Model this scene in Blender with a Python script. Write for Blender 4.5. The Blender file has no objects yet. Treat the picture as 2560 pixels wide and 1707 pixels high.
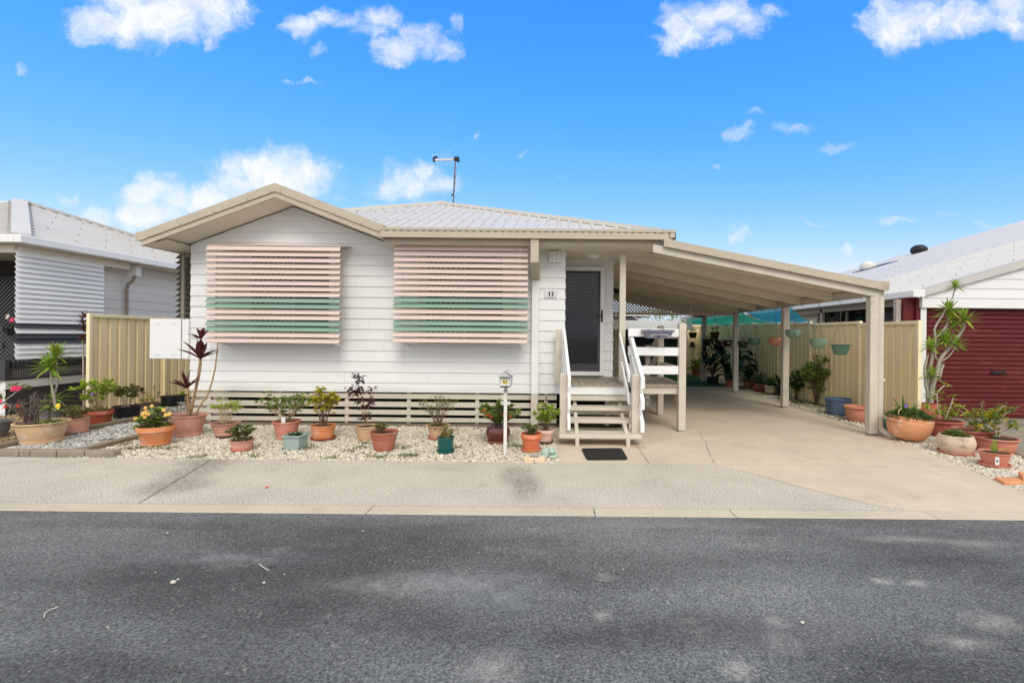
import bpy, math, random
import numpy as np
from mathutils import Vector, Matrix

R = math.radians
scene = bpy.context.scene
COL = scene.collection

# ------------------------------------------------------------------ survey
# The photograph was measured as a level camera 1.54 m above flat ground; these
# helpers turn a measured image point plus a known distance into metres.
F, CX, CY, H, RHO = 1180.0, 1390.0, 838.0, 1.54, 0.0095
CR, SR = math.cos(RHO), math.sin(RHO)

def un(px, py):
    dx, dy = px - CX, py - CY
    return dx * CR + dy * SR, -dx * SR + dy * CR

def at(px, py, Y):
    a, b = un(px, py)
    return Vector((a * Y / F, Y, H - b * Y / F))

def gr(px, py, z=0.0):
    a, b = un(px, py)
    Y = F * (H - z) / b
    return Vector((a * Y / F, Y, z))

def srgb(r, g, b, k=1.0):
    def f(c):
        c /= 255.0
        return (c / 12.92 if c <= 0.04045 else ((c + 0.055) / 1.055) ** 2.4) * k
    return (f(r), f(g), f(b))

# --------------------------------------------------------------- materials
def mat(name, base, rough=.6, var=.08, scale=5., fine=0., fscale=90., bump=0., bscale=80.,
        bdist=.003, spec=.3, metal=0., stain=None, stretch=(1, 1, 1), island=0., trans=0.,
        hue=0., alpha=1.0, spots=(), band=None, coat=0.):
    m = bpy.data.materials.new(name)
    m.use_nodes = True
    nt = m.node_tree
    N, L = nt.nodes, nt.links
    bsdf = N['Principled BSDF']
    bsdf.inputs['Roughness'].default_value = rough
    bsdf.inputs['Metallic'].default_value = metal
    bsdf.inputs['Specular IOR Level'].default_value = spec
    bsdf.inputs['Coat Weight'].default_value = coat
    geo = N.new('ShaderNodeNewGeometry')
    mp = N.new('ShaderNodeMapping')
    mp.inputs['Scale'].default_value = stretch
    L.new(geo.outputs['Position'], mp.inputs['Vector'])
    P = mp.outputs['Vector']

    def noise(sc, det=5., rgh=.6, vec=P):
        n = N.new('ShaderNodeTexNoise')
        n.inputs['Scale'].default_value = sc
        n.inputs['Detail'].default_value = det
        n.inputs['Roughness'].default_value = rgh
        L.new(vec, n.inputs['Vector'])
        return n.outputs['Fac']

    def mrange(fac, a, b, c, d, smooth=False):
        r = N.new('ShaderNodeMapRange')
        if smooth:
            r.interpolation_type = 'SMOOTHSTEP'
        for k, v in zip(('From Min', 'From Max', 'To Min', 'To Max'), (a, b, c, d)):
            r.inputs[k].default_value = v
        L.new(fac, r.inputs['Value'])
        return r.outputs['Result']

    rgb = N.new('ShaderNodeRGB')
    rgb.outputs[0].default_value = (*base, 1)
    cur = rgb.outputs[0]

    def scale_by(cur, fac):
        v = N.new('ShaderNodeVectorMath')
        v.operation = 'SCALE'
        L.new(cur, v.inputs[0])
        L.new(fac, v.inputs['Scale'])
        return v.outputs[0]

    def mixc(cur, col, fac):
        mx = N.new('ShaderNodeMix')
        mx.data_type = 'RGBA'
        L.new(fac, mx.inputs['Factor'])
        L.new(cur, mx.inputs['A'])
        mx.inputs['B'].default_value = (*col, 1)
        return mx.outputs['Result']

    if var:
        cur = scale_by(cur, mrange(noise(scale), .3, .7, 1 - var, 1 + var))
    if fine:
        cur = scale_by(cur, mrange(noise(fscale, 2., .7, geo.outputs['Position']), .3, .7, 1 - fine, 1 + fine))
    if island:
        cur = scale_by(cur, mrange(geo.outputs['Random Per Island'], 0, 1, 1 - island, 1 + island))
    if hue:
        w = N.new('ShaderNodeTexWhiteNoise')
        w.noise_dimensions = '1D'
        L.new(geo.outputs['Random Per Island'], w.inputs['W'])
        hs = N.new('ShaderNodeHueSaturation')
        L.new(mrange(w.outputs['Value'], 0, 1, .5 - hue, .5 + hue), hs.inputs['Hue'])
        L.new(cur, hs.inputs['Color'])
        cur = hs.outputs['Color']
    if stain:
        col, amt, sc = stain[:3]
        thr = stain[3] if len(stain) > 3 else .52
        cur = mixc(cur, col, mrange(noise(sc, 6., .65), thr, thr + .16, 0, amt, True))
    for (c, rad, col, amt) in spots:       # dirt patches with a place of their own
        v = N.new('ShaderNodeVectorMath')
        v.operation = 'SUBTRACT'
        L.new(geo.outputs['Position'], v.inputs[0])
        v.inputs[1].default_value = c
        v2 = N.new('ShaderNodeVectorMath')
        v2.operation = 'DIVIDE'
        L.new(v.outputs[0], v2.inputs[0])
        v2.inputs[1].default_value = rad
        v3 = N.new('ShaderNodeVectorMath')
        v3.operation = 'LENGTH'
        L.new(v2.outputs[0], v3.inputs[0])
        base_f = mrange(v3.outputs['Value'], .25, 1., amt, 0, True)
        mu = N.new('ShaderNodeMath')
        mu.operation = 'MULTIPLY'
        L.new(base_f, mu.inputs[0])
        L.new(mrange(noise(22., 5., .75), .36, .6, .1, 1.), mu.inputs[1])
        cur = mixc(cur, col, mu.outputs[0])
    L.new(cur, bsdf.inputs['Base Color'])
    if bump:
        b = N.new('ShaderNodeBump')
        b.inputs['Strength'].default_value = bump
        b.inputs['Distance'].default_value = bdist
        L.new(noise(bscale, 3., .6), b.inputs['Height'])
        L.new(b.outputs[0], bsdf.inputs['Normal'])
    out = N['Material Output']
    sh = bsdf.outputs[0]
    if trans:
        t = N.new('ShaderNodeBsdfTranslucent')
        L.new(cur, t.inputs['Color'])
        mx = N.new('ShaderNodeMixShader')
        mx.inputs[0].default_value = trans
        L.new(sh, mx.inputs[1])
        L.new(t.outputs[0], mx.inputs[2])
        sh = mx.outputs[0]
    if alpha < 1:
        t = N.new('ShaderNodeBsdfTransparent')
        mx = N.new('ShaderNodeMixShader')
        mx.inputs[0].default_value = alpha
        L.new(t.outputs[0], mx.inputs[1])
        L.new(sh, mx.inputs[2])
        sh = mx.outputs[0]
    L.new(sh, out.inputs['Surface'])
    return m

# ------------------------------------------------------------ mesh builder
class MB:
    def __init__(s):
        s.v, s.f, s.m, s.cur = [], [], [], 0

    def add(s, pts, faces):
        o = len(s.v)
        s.v += [tuple(p) for p in pts]
        for f in faces:
            s.f.append([o + i for i in f])
            s.m.append(s.cur)
        return s

    def poly(s, pts):
        return s.add(pts, [list(range(len(pts)))])

    def box(s, x0, x1, y0, y1, z0, z1):
        p = [(x, y, z) for z in (z0, z1) for y in (y0, y1) for x in (x0, x1)]
        return s.add(p, [[0, 2, 3, 1], [4, 5, 7, 6], [0, 1, 5, 4], [2, 6, 7, 3], [0, 4, 6, 2], [1, 3, 7, 5]])

    def bar(s, p0, p1, w, h, up=(0, 0, 1)):
        p0, p1 = Vector(p0), Vector(p1)
        d = (p1 - p0).normalized()
        side = d.cross(Vector(up))
        if side.length < 1e-5:
            side = d.cross(Vector((0, 1, 0)))
        side.normalize()
        u = side.cross(d).normalized()
        pts = []
        for p in (p0, p1):
            for a, b in ((-1, -1), (1, -1), (1, 1), (-1, 1)):
                pts.append(p + side * (a * w / 2) + u * (b * h / 2))
        return s.add(pts, [[3, 2, 1, 0], [4, 5, 6, 7], [0, 1, 5, 4], [1, 2, 6, 5], [2, 3, 7, 6], [3, 0, 4, 7]])

    def vbar(s, p0, p1, w, h):
        """sloping board whose ends stay plumb (cut vertically)"""
        p0, p1 = Vector(p0), Vector(p1)
        d = p1 - p0
        side = Vector((d.y, -d.x, 0)).normalized() * (w / 2)
        z = Vector((0, 0, h / 2))
        pts = []
        for p in (p0, p1):
            pts += [p - side - z, p + side - z, p + side + z, p - side + z]
        return s.add(pts, [[3, 2, 1, 0], [4, 5, 6, 7], [0, 1, 5, 4], [1, 2, 6, 5], [2, 3, 7, 6], [3, 0, 4, 7]])

    def prism(s, poly, ext):
        ext = Vector(ext)
        n = len(poly)
        a = [Vector(p) for p in poly]
        b = [p + ext for p in a]
        fs = [list(range(n))[::-1], list(range(n, 2 * n))]
        for i in range(n):
            j = (i + 1) % n
            fs.append([i, j, n + j, n + i])
        return s.add(a + b, fs)

    def tube(s, pts, rad, n=6, cap=True):
        pts = [Vector(p) for p in pts]
        if not isinstance(rad, (list, tuple)):
            rad = [rad] * len(pts)
        vs, k = [], len(pts)
        prev = None
        for i, p in enumerate(pts):
            d = (pts[min(i + 1, k - 1)] - pts[max(i - 1, 0)])
            if d.length < 1e-9:
                d = Vector((0, 0, 1))
            d.normalize()
            ref = prev if prev is not None else (Vector((1, 0, 0)) if abs(d.x) < .9 else Vector((0, 1, 0)))
            e1 = (ref - d * ref.dot(d)).normalized()
            prev = e1
            e2 = d.cross(e1)
            for j in range(n):
                t = 2 * math.pi * j / n
                vs.append(p + (e1 * math.cos(t) + e2 * math.sin(t)) * rad[i])
        fs = []
        for i in range(k - 1):
            for j in range(n):
                a, b = i * n + j, i * n + (j + 1) % n
                fs.append([a, b, b + n, a + n])
        if cap:
            fs.append(list(range(n))[::-1])
            fs.append(list(range((k - 1) * n, k * n)))
        return s.add(vs, fs)

    def lathe(s, prof, c=(0, 0, 0), n=36, sx=1., sy=1., seg_mod=None):
        c = Vector(c)
        vs, fs, k = [], [], len(prof)
        for r, z in prof:
            for j in range(n):
                t = 2 * math.pi * j / n
                q = r * (seg_mod(t) if seg_mod else 1.)
                vs.append(c + Vector((math.cos(t) * q * sx, math.sin(t) * q * sy, z)))
        for i in range(k - 1):
            for j in range(n):
                a, b = i * n + j, i * n + (j + 1) % n
                fs.append([a, b, b + n, a + n])
        s.add(vs, fs)
        o = len(s.v) - len(vs)
        for i, flip in ((0, True), (k - 1, False)):
            if prof[i][0] > 1e-6:
                idx = [o + i * n + j for j in range(n)]
                s.f.append(idx[::-1] if flip else idx)
                s.m.append(s.cur)
        return s

    def leaf(s, p, d, L, W, up=(0, 0, 1), fold=.25, droop=.15):
        """one small pointed leaf: four corners folded along the midrib"""
        p, d = Vector(p), Vector(d).normalized()
        side = d.cross(Vector(up))
        if side.length < 1e-3:
            side = d.cross(Vector((1, 0, .2)))
        side.normalize()
        nrm = side.cross(d)
        mid = p + d * (L * .5)
        tip = p + d * L - nrm * (droop * L)
        a = mid + side * W / 2 + nrm * (fold * W / 2)
        b = mid - side * W / 2 + nrm * (fold * W / 2)
        return s.add([p, a, tip, b], [[0, 1, 2], [0, 2, 3]])

    def strap(s, p, d, L, W, bend=.5, n=5, wide=.45, fold=.2):
        """long arching leaf"""
        p, d = Vector(p), Vector(d).normalized()
        side = d.cross(Vector((0, 0, 1)))
        if side.length < 1e-3:
            side = Vector((1, 0, 0))
        side.normalize()
        vs, fs = [], []
        cur, dd = p.copy(), d.copy()
        for i in range(n + 1):
            t = i / n
            w = W * (min(t / wide, 1) ** .6 * .75 + .25) * (1 - max(0, (t - wide) / (1 - wide)) ** 1.6)
            nrm = side.cross(dd)
            if i == n:
                vs.append(cur.copy())
            else:
                vs += [cur - side * w / 2 + nrm * w * fold, cur.copy(), cur + side * w / 2 + nrm * w * fold]
            dd = (dd + Vector((0, 0, -bend / n))).normalized()
            cur = cur + dd * (L / n)
        for i in range(n - 1):
            a = i * 3
            fs += [[a, a + 1, a + 4, a + 3], [a + 1, a + 2, a + 5, a + 4]]
        a = (n - 1) * 3
        fs += [[a, a + 1, a + 3], [a + 1, a + 2, a + 3]]
        return s.add(vs, fs)

    def build(s, name, mats, parent=None, smooth=None, bevel=0., kind=None):
        me = bpy.data.meshes.new(name)
        if not isinstance(mats, (list, tuple)):
            mats = [mats]
        arr = np.array(s.v, dtype=float)
        c = (arr.min(0) + arr.max(0)) / 2
        if parent is None:
            c[2] = arr[:, 2].min()
        arr = arr - c
        me.from_pydata(arr.tolist(), [], s.f)
        for m in mats:
            me.materials.append(m)
        if len(mats) > 1:
            me.polygons.foreach_set('material_index', s.m)
        if smooth:
            me.polygons.foreach_set('use_smooth', [True] * len(me.polygons))
            me.set_sharp_from_angle(angle=R(smooth))
        me.update()
        o = bpy.data.objects.new(name, me)
        COL.objects.link(o)
        o['_w'] = list(c)
        if parent:
            o.parent = parent
            pw = Vector(parent['_w'])
            o.location = Vector(c) - pw
        else:
            o.location = c
        if kind:
            o['kind'] = kind
        if bevel:
            b = o.modifiers.new('edge', 'BEVEL')
            b.width = bevel
            b.segments = 1
            b.limit_method = 'ANGLE'
            b.angle_limit = R(40)
        return o

def thing(name, label, cat, loc=(0, 0, 0), group=None):
    o = bpy.data.objects.new(name, None)
    COL.objects.link(o)
    o.location = loc
    o.empty_display_size = .1
    o['_w'] = list(loc)
    return tag(o, label, cat, group)

def tag(o, label, cat, group=None):
    o['label'] = label
    o['category'] = cat
    if group:
        o['group'] = group
    return o

def clip(poly, planes):
    """clip a 2-D polygon to half planes a*x+b*z<=c"""
    for a, b, c in planes:
        out = []
        for i, p in enumerate(poly):
            q = poly[(i + 1) % len(poly)]
            dp, dq = a * p[0] + b * p[1] - c, a * q[0] + b * q[1] - c
            if dp <= 0:
                out.append(p)
            if dp * dq < 0:
                t = dp / (dp - dq)
                out.append((p[0] + (q[0] - p[0]) * t, p[1] + (q[1] - p[1]) * t))
        poly = out
        if not poly:
            return []
    return poly

def boards(mb, O, U, Nn, u0, u1, z0, z1, pitch=.1827, zref=3.074, planes=(), lip=.014):
    """lapped weatherboards: every board leans out at its lower edge"""
    O, U, Nn = Vector(O), Vector(U), Vector(Nn)
    k0 = math.floor((z0 - zref) / pitch)
    z = zref + k0 * pitch
    while z < z1:
        lo, hi = max(z, z0), min(z + pitch, z1)
        if hi - lo > .004:
            pl = clip([(u0, lo), (u1, lo), (u1, hi), (u0, hi)], planes)
            if len(pl) >= 3:
                off = lambda zz: lip * (1 - (zz - z) / pitch) + .002
                P = [O + U * u + Vector((0, 0, zz)) + Nn * off(zz) for u, zz in pl]
                mb.poly(P)
                us = [u for u, zz in pl if abs(zz - lo) < 1e-6]
                if len(us) >= 2:
                    a, b = min(us), max(us)
                    mb.poly([O + U * a + Vector((0, 0, lo)), O + U * b + Vector((0, 0, lo)),
                             O + U * b + Vector((0, 0, lo)) + Nn * off(lo), O + U * a + Vector((0, 0, lo)) + Nn * off(lo)])
                    for e in (a, b):   # board ends, so the lap shows in profile at a corner
                        mb.poly([O + U * e + Vector((0, 0, lo)), O + U * e + Vector((0, 0, hi)),
                                 O + U * e + Vector((0, 0, hi)) + Nn * off(hi), O + U * e + Vector((0, 0, lo)) + Nn * off(lo)])
        z += pitch

# colours -----------------------------------------------------------------
M = {}
M['white_board'] = mat('white_board_paint', (.725, .725, .72), .5, .03, 1.2, island=.022, bump=.25, bscale=5., bdist=.002, stretch=(1.5, 1.5, 30), stain=((.62, .58, .5), .16, 1.1, .5),
    spots=[((-5.2, 8.08, .57), (1.1, .4, .10), (.47, .42, .34), .5), ((-3.1, 8.08, .57), (1.4, .4, .09), (.47, .42, .34), .5), ((-1.2, 8.08, .57), (1.2, .4, .11), (.47, .42, .34), .5),
           ((-5.9, 8.08, 1.2), (.05, .4, .4), (.55, .5, .43), .4), ((-3.72, 8.08, 1.15), (.04, .4, .45), (.55, .5, .43), .4), ((-2.6, 8.08, 1.2), (.05, .4, .4), (.55, .5, .43), .35), ((-.5, 8.08, 1.9), (.05, .4, .7), (.55, .5, .43), .35)])
M['white'] = mat('white_paint', (.76, .76, .755), .4, .02, 3)
M['taupe'] = mat('taupe_paint', srgb(186, 175, 157, .96), .45, .04, 2.5, stain=((.34, .29, .22), .25, 1.6, .5), stretch=(1, 1, 3))
M['taupe_wood'] = mat('taupe_timber_paint', srgb(200, 192, 178, .95), .55, .06, 4, bump=.2, bscale=30, stain=((.33, .28, .22), .25, 3., .52))
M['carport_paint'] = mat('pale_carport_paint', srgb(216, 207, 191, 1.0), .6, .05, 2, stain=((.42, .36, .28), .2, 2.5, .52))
M['shaded_roof'] = mat('shade_brown_roof', (.13, .105, .08), .7, .1, 3)  # carport roof colour darkened to paint in the shade behind the lattice
M['joint'] = mat('board_joint', (.42, .41, .39), .7)
M['soffit'] = mat('soffit_paint', srgb(226, 218, 204), .6, .03, 2)
M['pink'] = mat('pale_pink_slat', srgb(226, 206, 196, .82), .4, .025, 3, stain=((.6, .5, .42), .18, 3.5, .52), stretch=(1, 2, 2))
M['sage'] = mat('sage_green_slat', srgb(138, 166, 149, .88), .4, .03, 3)
M['brownslat'] = mat('brown_grey_slat', srgb(140, 132, 120, .9), .5, .04, 3)
M['roof'] = mat('pale_roof_steel', (.52, .50, .462), .45, .05, 1.0, spec=.4, stain=((.5, .5, .5), .35, .8, .5), stretch=(1, .3, .3))
M['roofcap'] = mat('roof_ridge_cap', (.56, .545, .51), .5, .04, 2)
M['screw'] = mat('rusty_screw', (.08, .06, .05), .7, 0)
M['dark_gap'] = mat('dark_gap_and_shade', (.02, .018, .016), .9, .2)  # near-black for cracks and slots, and painted shade under floor and verandah
M['glass'] = mat('dark_glass', (.012, .013, .015), .06, 0, spec=.5)
M['blind'] = mat('window_blind', (.62, .6, .56), .8, .04, 8)
M['black'] = mat('black_plastic', (.012, .012, .014), .45, .1, 8)
M['charcoal'] = mat('charcoal_paint', (.055, .056, .062), .5, .06, 4)
M['cream_fence'] = mat('cream_steel', srgb(238, 219, 172, 1.0), .4, .03, 1.5, spec=.4, stain=((.5, .41, .26), .3, 1.4, .52), stretch=(1, 1, .25))
M['cream_trim'] = mat('cream_fence_trim', srgb(242, 226, 186, 1.0), .4, .03, 2)
M['maroon'] = mat('maroon_steel', srgb(98, 32, 33, .88), .5, .06, 1.2, spec=.25, stain=((.25, .07, .07), .35, 1.5, .5), stretch=(.5, .5, 2))
M['teal_shade'] = mat('green_shade_cloth', (.0, .23, .16), .8, .15, 3, trans=.55, alpha=.86)
M['blue_shade'] = mat('blue_shade_cloth', (.005, .22, .32), .8, .15, 3, trans=.55, alpha=.80)
M['wire'] = mat('galvanised_wire', (.22, .21, .2), .5, .1, metal=.6)
M['steel'] = mat('galvanised_steel', (.35, .35, .36), .4, .1, 6, metal=.7)
M['soil'] = mat('potting_soil', (.045, .03, .02), .95, .35, 40, bump=.8, bscale=90)
M['deck'] = mat('weathered_deck_board', srgb(176, 164, 148, .7), .6, .12, 3., bump=.2, bscale=30, stretch=(8, 1, 1))
M['rubber'] = mat('black_rubber', (.014, .014, .015), .8, .2, 30, bump=.6, bscale=160)
M['greymat'] = mat('grey_coir_mat', (.12, .12, .115), .95, .2, 60, bump=.5, bscale=200)
M['carpet'] = mat('green_turf_carpet', (.012, .085, .03), .95, .25, 30, bump=.5, bscale=200)
M['lattice'] = mat('lattice_timber', srgb(214, 202, 180, 1.0), .6, .06, 5)
M['red_tip'] = mat('faded_red_trim', (.2, .05, .04), .6)

# terracotta family
def terra(name, c, rough=.75, st=.35, stcol=None):
    g_ = .3 * c[0] + .6 * c[1] + .1 * c[2]
    c = tuple(x * .86 + g_ * .14 for x in c)
    return mat(name, c, rough, .10, 5., fine=.05, fscale=150, bump=.12, bscale=70,
               stain=(stcol or tuple(min(1, x * .6 + .32) for x in c), min(1, st + .2), 6., .5), spec=.25)
M['t_orange'] = terra('orange_terracotta', srgb(214, 128, 66, .95), st=.2)
M['t_bright'] = terra('bright_orange_terracotta', srgb(224, 112, 54, .95), st=.12)
M['t_pink'] = terra('pink_terracotta', srgb(206, 145, 122, .95), st=.15)
M['t_pale'] = terra('pale_pink_terracotta', srgb(222, 178, 160, .95), st=.4)
M['t_tan'] = terra('tan_terracotta', srgb(208, 164, 118, .95), st=.25)
M['t_sand'] = terra('sandy_terracotta', srgb(207, 168, 125, .95), st=.45)
M['t_salmon'] = terra('salmon_terracotta', srgb(205, 122, 95, .95), st=.15)
M['t_brown'] = terra('brown_terracotta', srgb(172, 96, 66, .95), st=.12)
M['t_dark'] = terra('dark_terracotta', srgb(166, 72, 36, .95), st=.1)
M['t_red'] = terra('red_terracotta', srgb(190, 92, 70, .95), st=.12)
M['t_clay'] = terra('worn_clay', srgb(224, 150, 98, .95), st=.5)
M['glaze_maroon'] = mat('maroon_glaze', srgb(92, 36, 30), .2, .2, 6, spec=.6, coat=.3)
M['p_black'] = mat('black_nursery_plastic', (.018, .019, .022), .5, .15, 6)
M['p_grey'] = mat('grey_plastic', srgb(112, 113, 116), .5, .1, 5)
M['p_greygreen'] = mat('grey_green_plastic', srgb(150, 165, 162), .5, .06, 5)
M['p_green'] = mat('dark_green_plastic', srgb(14, 88, 84), .35, .08, 5, spec=.5)
M['p_sage'] = mat('sage_plastic', srgb(136, 168, 147, .85), .4, .06, 5)
M['p_sage_dark'] = mat('deep_sage_plastic', srgb(98, 132, 109, .85), .4, .06, 5)
M['p_terra'] = mat('salmon_plastic', srgb(214, 145, 116, .85), .45, .05, 5)
M['p_brown'] = mat('dark_brown_plastic', (.05, .024, .018), .4, .1, 5)
M['p_olive'] = mat('dark_olive_plastic', (.05, .05, .025), .4, .1, 5)
M['p_blue'] = mat('slate_blue_plastic', srgb(82, 100, 122), .45, .06, 4)
M['p_cream'] = mat('cream_plastic', srgb(224, 208, 172), .5, .06, 4)
M['p_lav'] = mat('grey_lavender_plastic', srgb(112, 110, 124), .45, .05, 5)
M['stonepot'] = mat('rough_grey_stone', (.14, .12, .1), .9, .4, 14, bump=.8, bscale=30, bdist=.02)
M['potash'] = mat('smoked_clay', srgb(205, 182, 158), .6, .12, 4, stain=((.09, .08, .08), .8, 3.2, .5))
M['frog'] = mat('pale_green_stone', srgb(178, 198, 181, .85), .7, .12, 18, bump=.4, bscale=50)
M['brick'] = mat('worn_brick', srgb(206, 142, 100), .85, .15, 12, bump=.4, bscale=60)
M['sandstone'] = mat('sandstone_block', srgb(214, 190, 158), .9, .12, 14, bump=.5, bscale=60)
M['blockedge'] = mat('grey_edging_block', srgb(158, 148, 132, .75), .9, .15, 9, fine=.15, fscale=120, bump=.4, bscale=90)
M['sleeper'] = mat('weathered_sleeper', srgb(150, 136, 116, .7), .9, .2, 6, bump=.5, bscale=40, stretch=(8, 1, 8))

def leafm(name, c, island=.35, hue=.025, trans=.3, rough=.45):
    return mat(name, c, rough, .12, 9, island=island, hue=hue, trans=trans, spec=.35)
M['lf_green'] = leafm('mid_green_leaf', (.18, .25, .045))
M['lf_deep'] = leafm('deep_green_leaf', (.045, .115, .03))
M['lf_dark'] = leafm('shade_dark_leaf', (.014, .034, .015), trans=.1)  # leaf green darkened to paint in the carport shade
M['lf_yellow'] = leafm('yellow_green_leaf', (.46, .42, .03))
M['lf_lime'] = leafm('lime_leaf', (.33, .42, .045))
M['lf_spike'] = leafm('spiky_green_leaf', (.27, .38, .045), hue=.04)
M['lf_olive'] = leafm('olive_leaf', (.19, .19, .045), hue=.04)
M['lf_purple'] = leafm('dark_purple_leaf', (.06, .016, .026), trans=.15)
M['lf_wine'] = leafm('wine_red_leaf', (.09, .017, .02), trans=.2, rough=.3)
M['lf_copper'] = leafm('copper_leaf', (.17, .045, .03), trans=.2)
M['lf_mauve'] = leafm('mauve_grey_leaf', (.19, .13, .13))
M['lf_pale'] = leafm('cream_striped_leaf', (.36, .4, .2))
M['lf_dry'] = leafm('dry_leaf', (.3, .2, .1))
M['lf_moss'] = leafm('succulent_leaf', (.15, .18, .045), hue=.05)
M['stem_tan'] = mat('tan_cane', srgb(176, 148, 112, .8), .8, .25, 30, bump=.3)
M['stem_grey'] = mat('grey_bark', srgb(176, 168, 154, .8), .85, .25, 25, bump=.4, bscale=60)
M['stem_brown'] = mat('brown_twig', (.13, .085, .055), .85, .2, 20)
M['stem_straw'] = mat('straw_twig', srgb(206, 184, 140, .75), .8, .15, 20)
M['stem_mauve'] = mat('mauve_thorn_stem', (.16, .11, .1), .85, .3, 60, bump=.6)
M['fl_pink'] = mat('pink_petal', (.75, .05, .16), .5, .2, 40, trans=.2)
M['fl_red'] = mat('red_petal', (.7, .06, .03), .5, .2, 40, trans=.2)
M['fl_yellow'] = mat('apricot_petal', (.8, .5, .13), .5, .25, 30, trans=.2)
M['fl_lemon'] = mat('lemon_petal', (.85, .65, .06), .5, .2, 30, trans=.2)
M['fl_violet'] = mat('violet_petal', (.22, .12, .5), .5, .2, 30, trans=.2)
# ================================================================== SETTING
def structure(mb, name, m, **k):
    return mb.build(name, m, kind='structure', **k)

soil_ground = mat('grey_brown_soil', srgb(150, 132, 108, .55), .95, .25, 3, fine=.3, fscale=60, bump=.6, bscale=60)
g = MB().poly([(-400, -300, -.06), (400, -300, -.06), (400, 900, -.06), (-400, 900, -.06)])
structure(g, 'ground', soil_ground)

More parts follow.
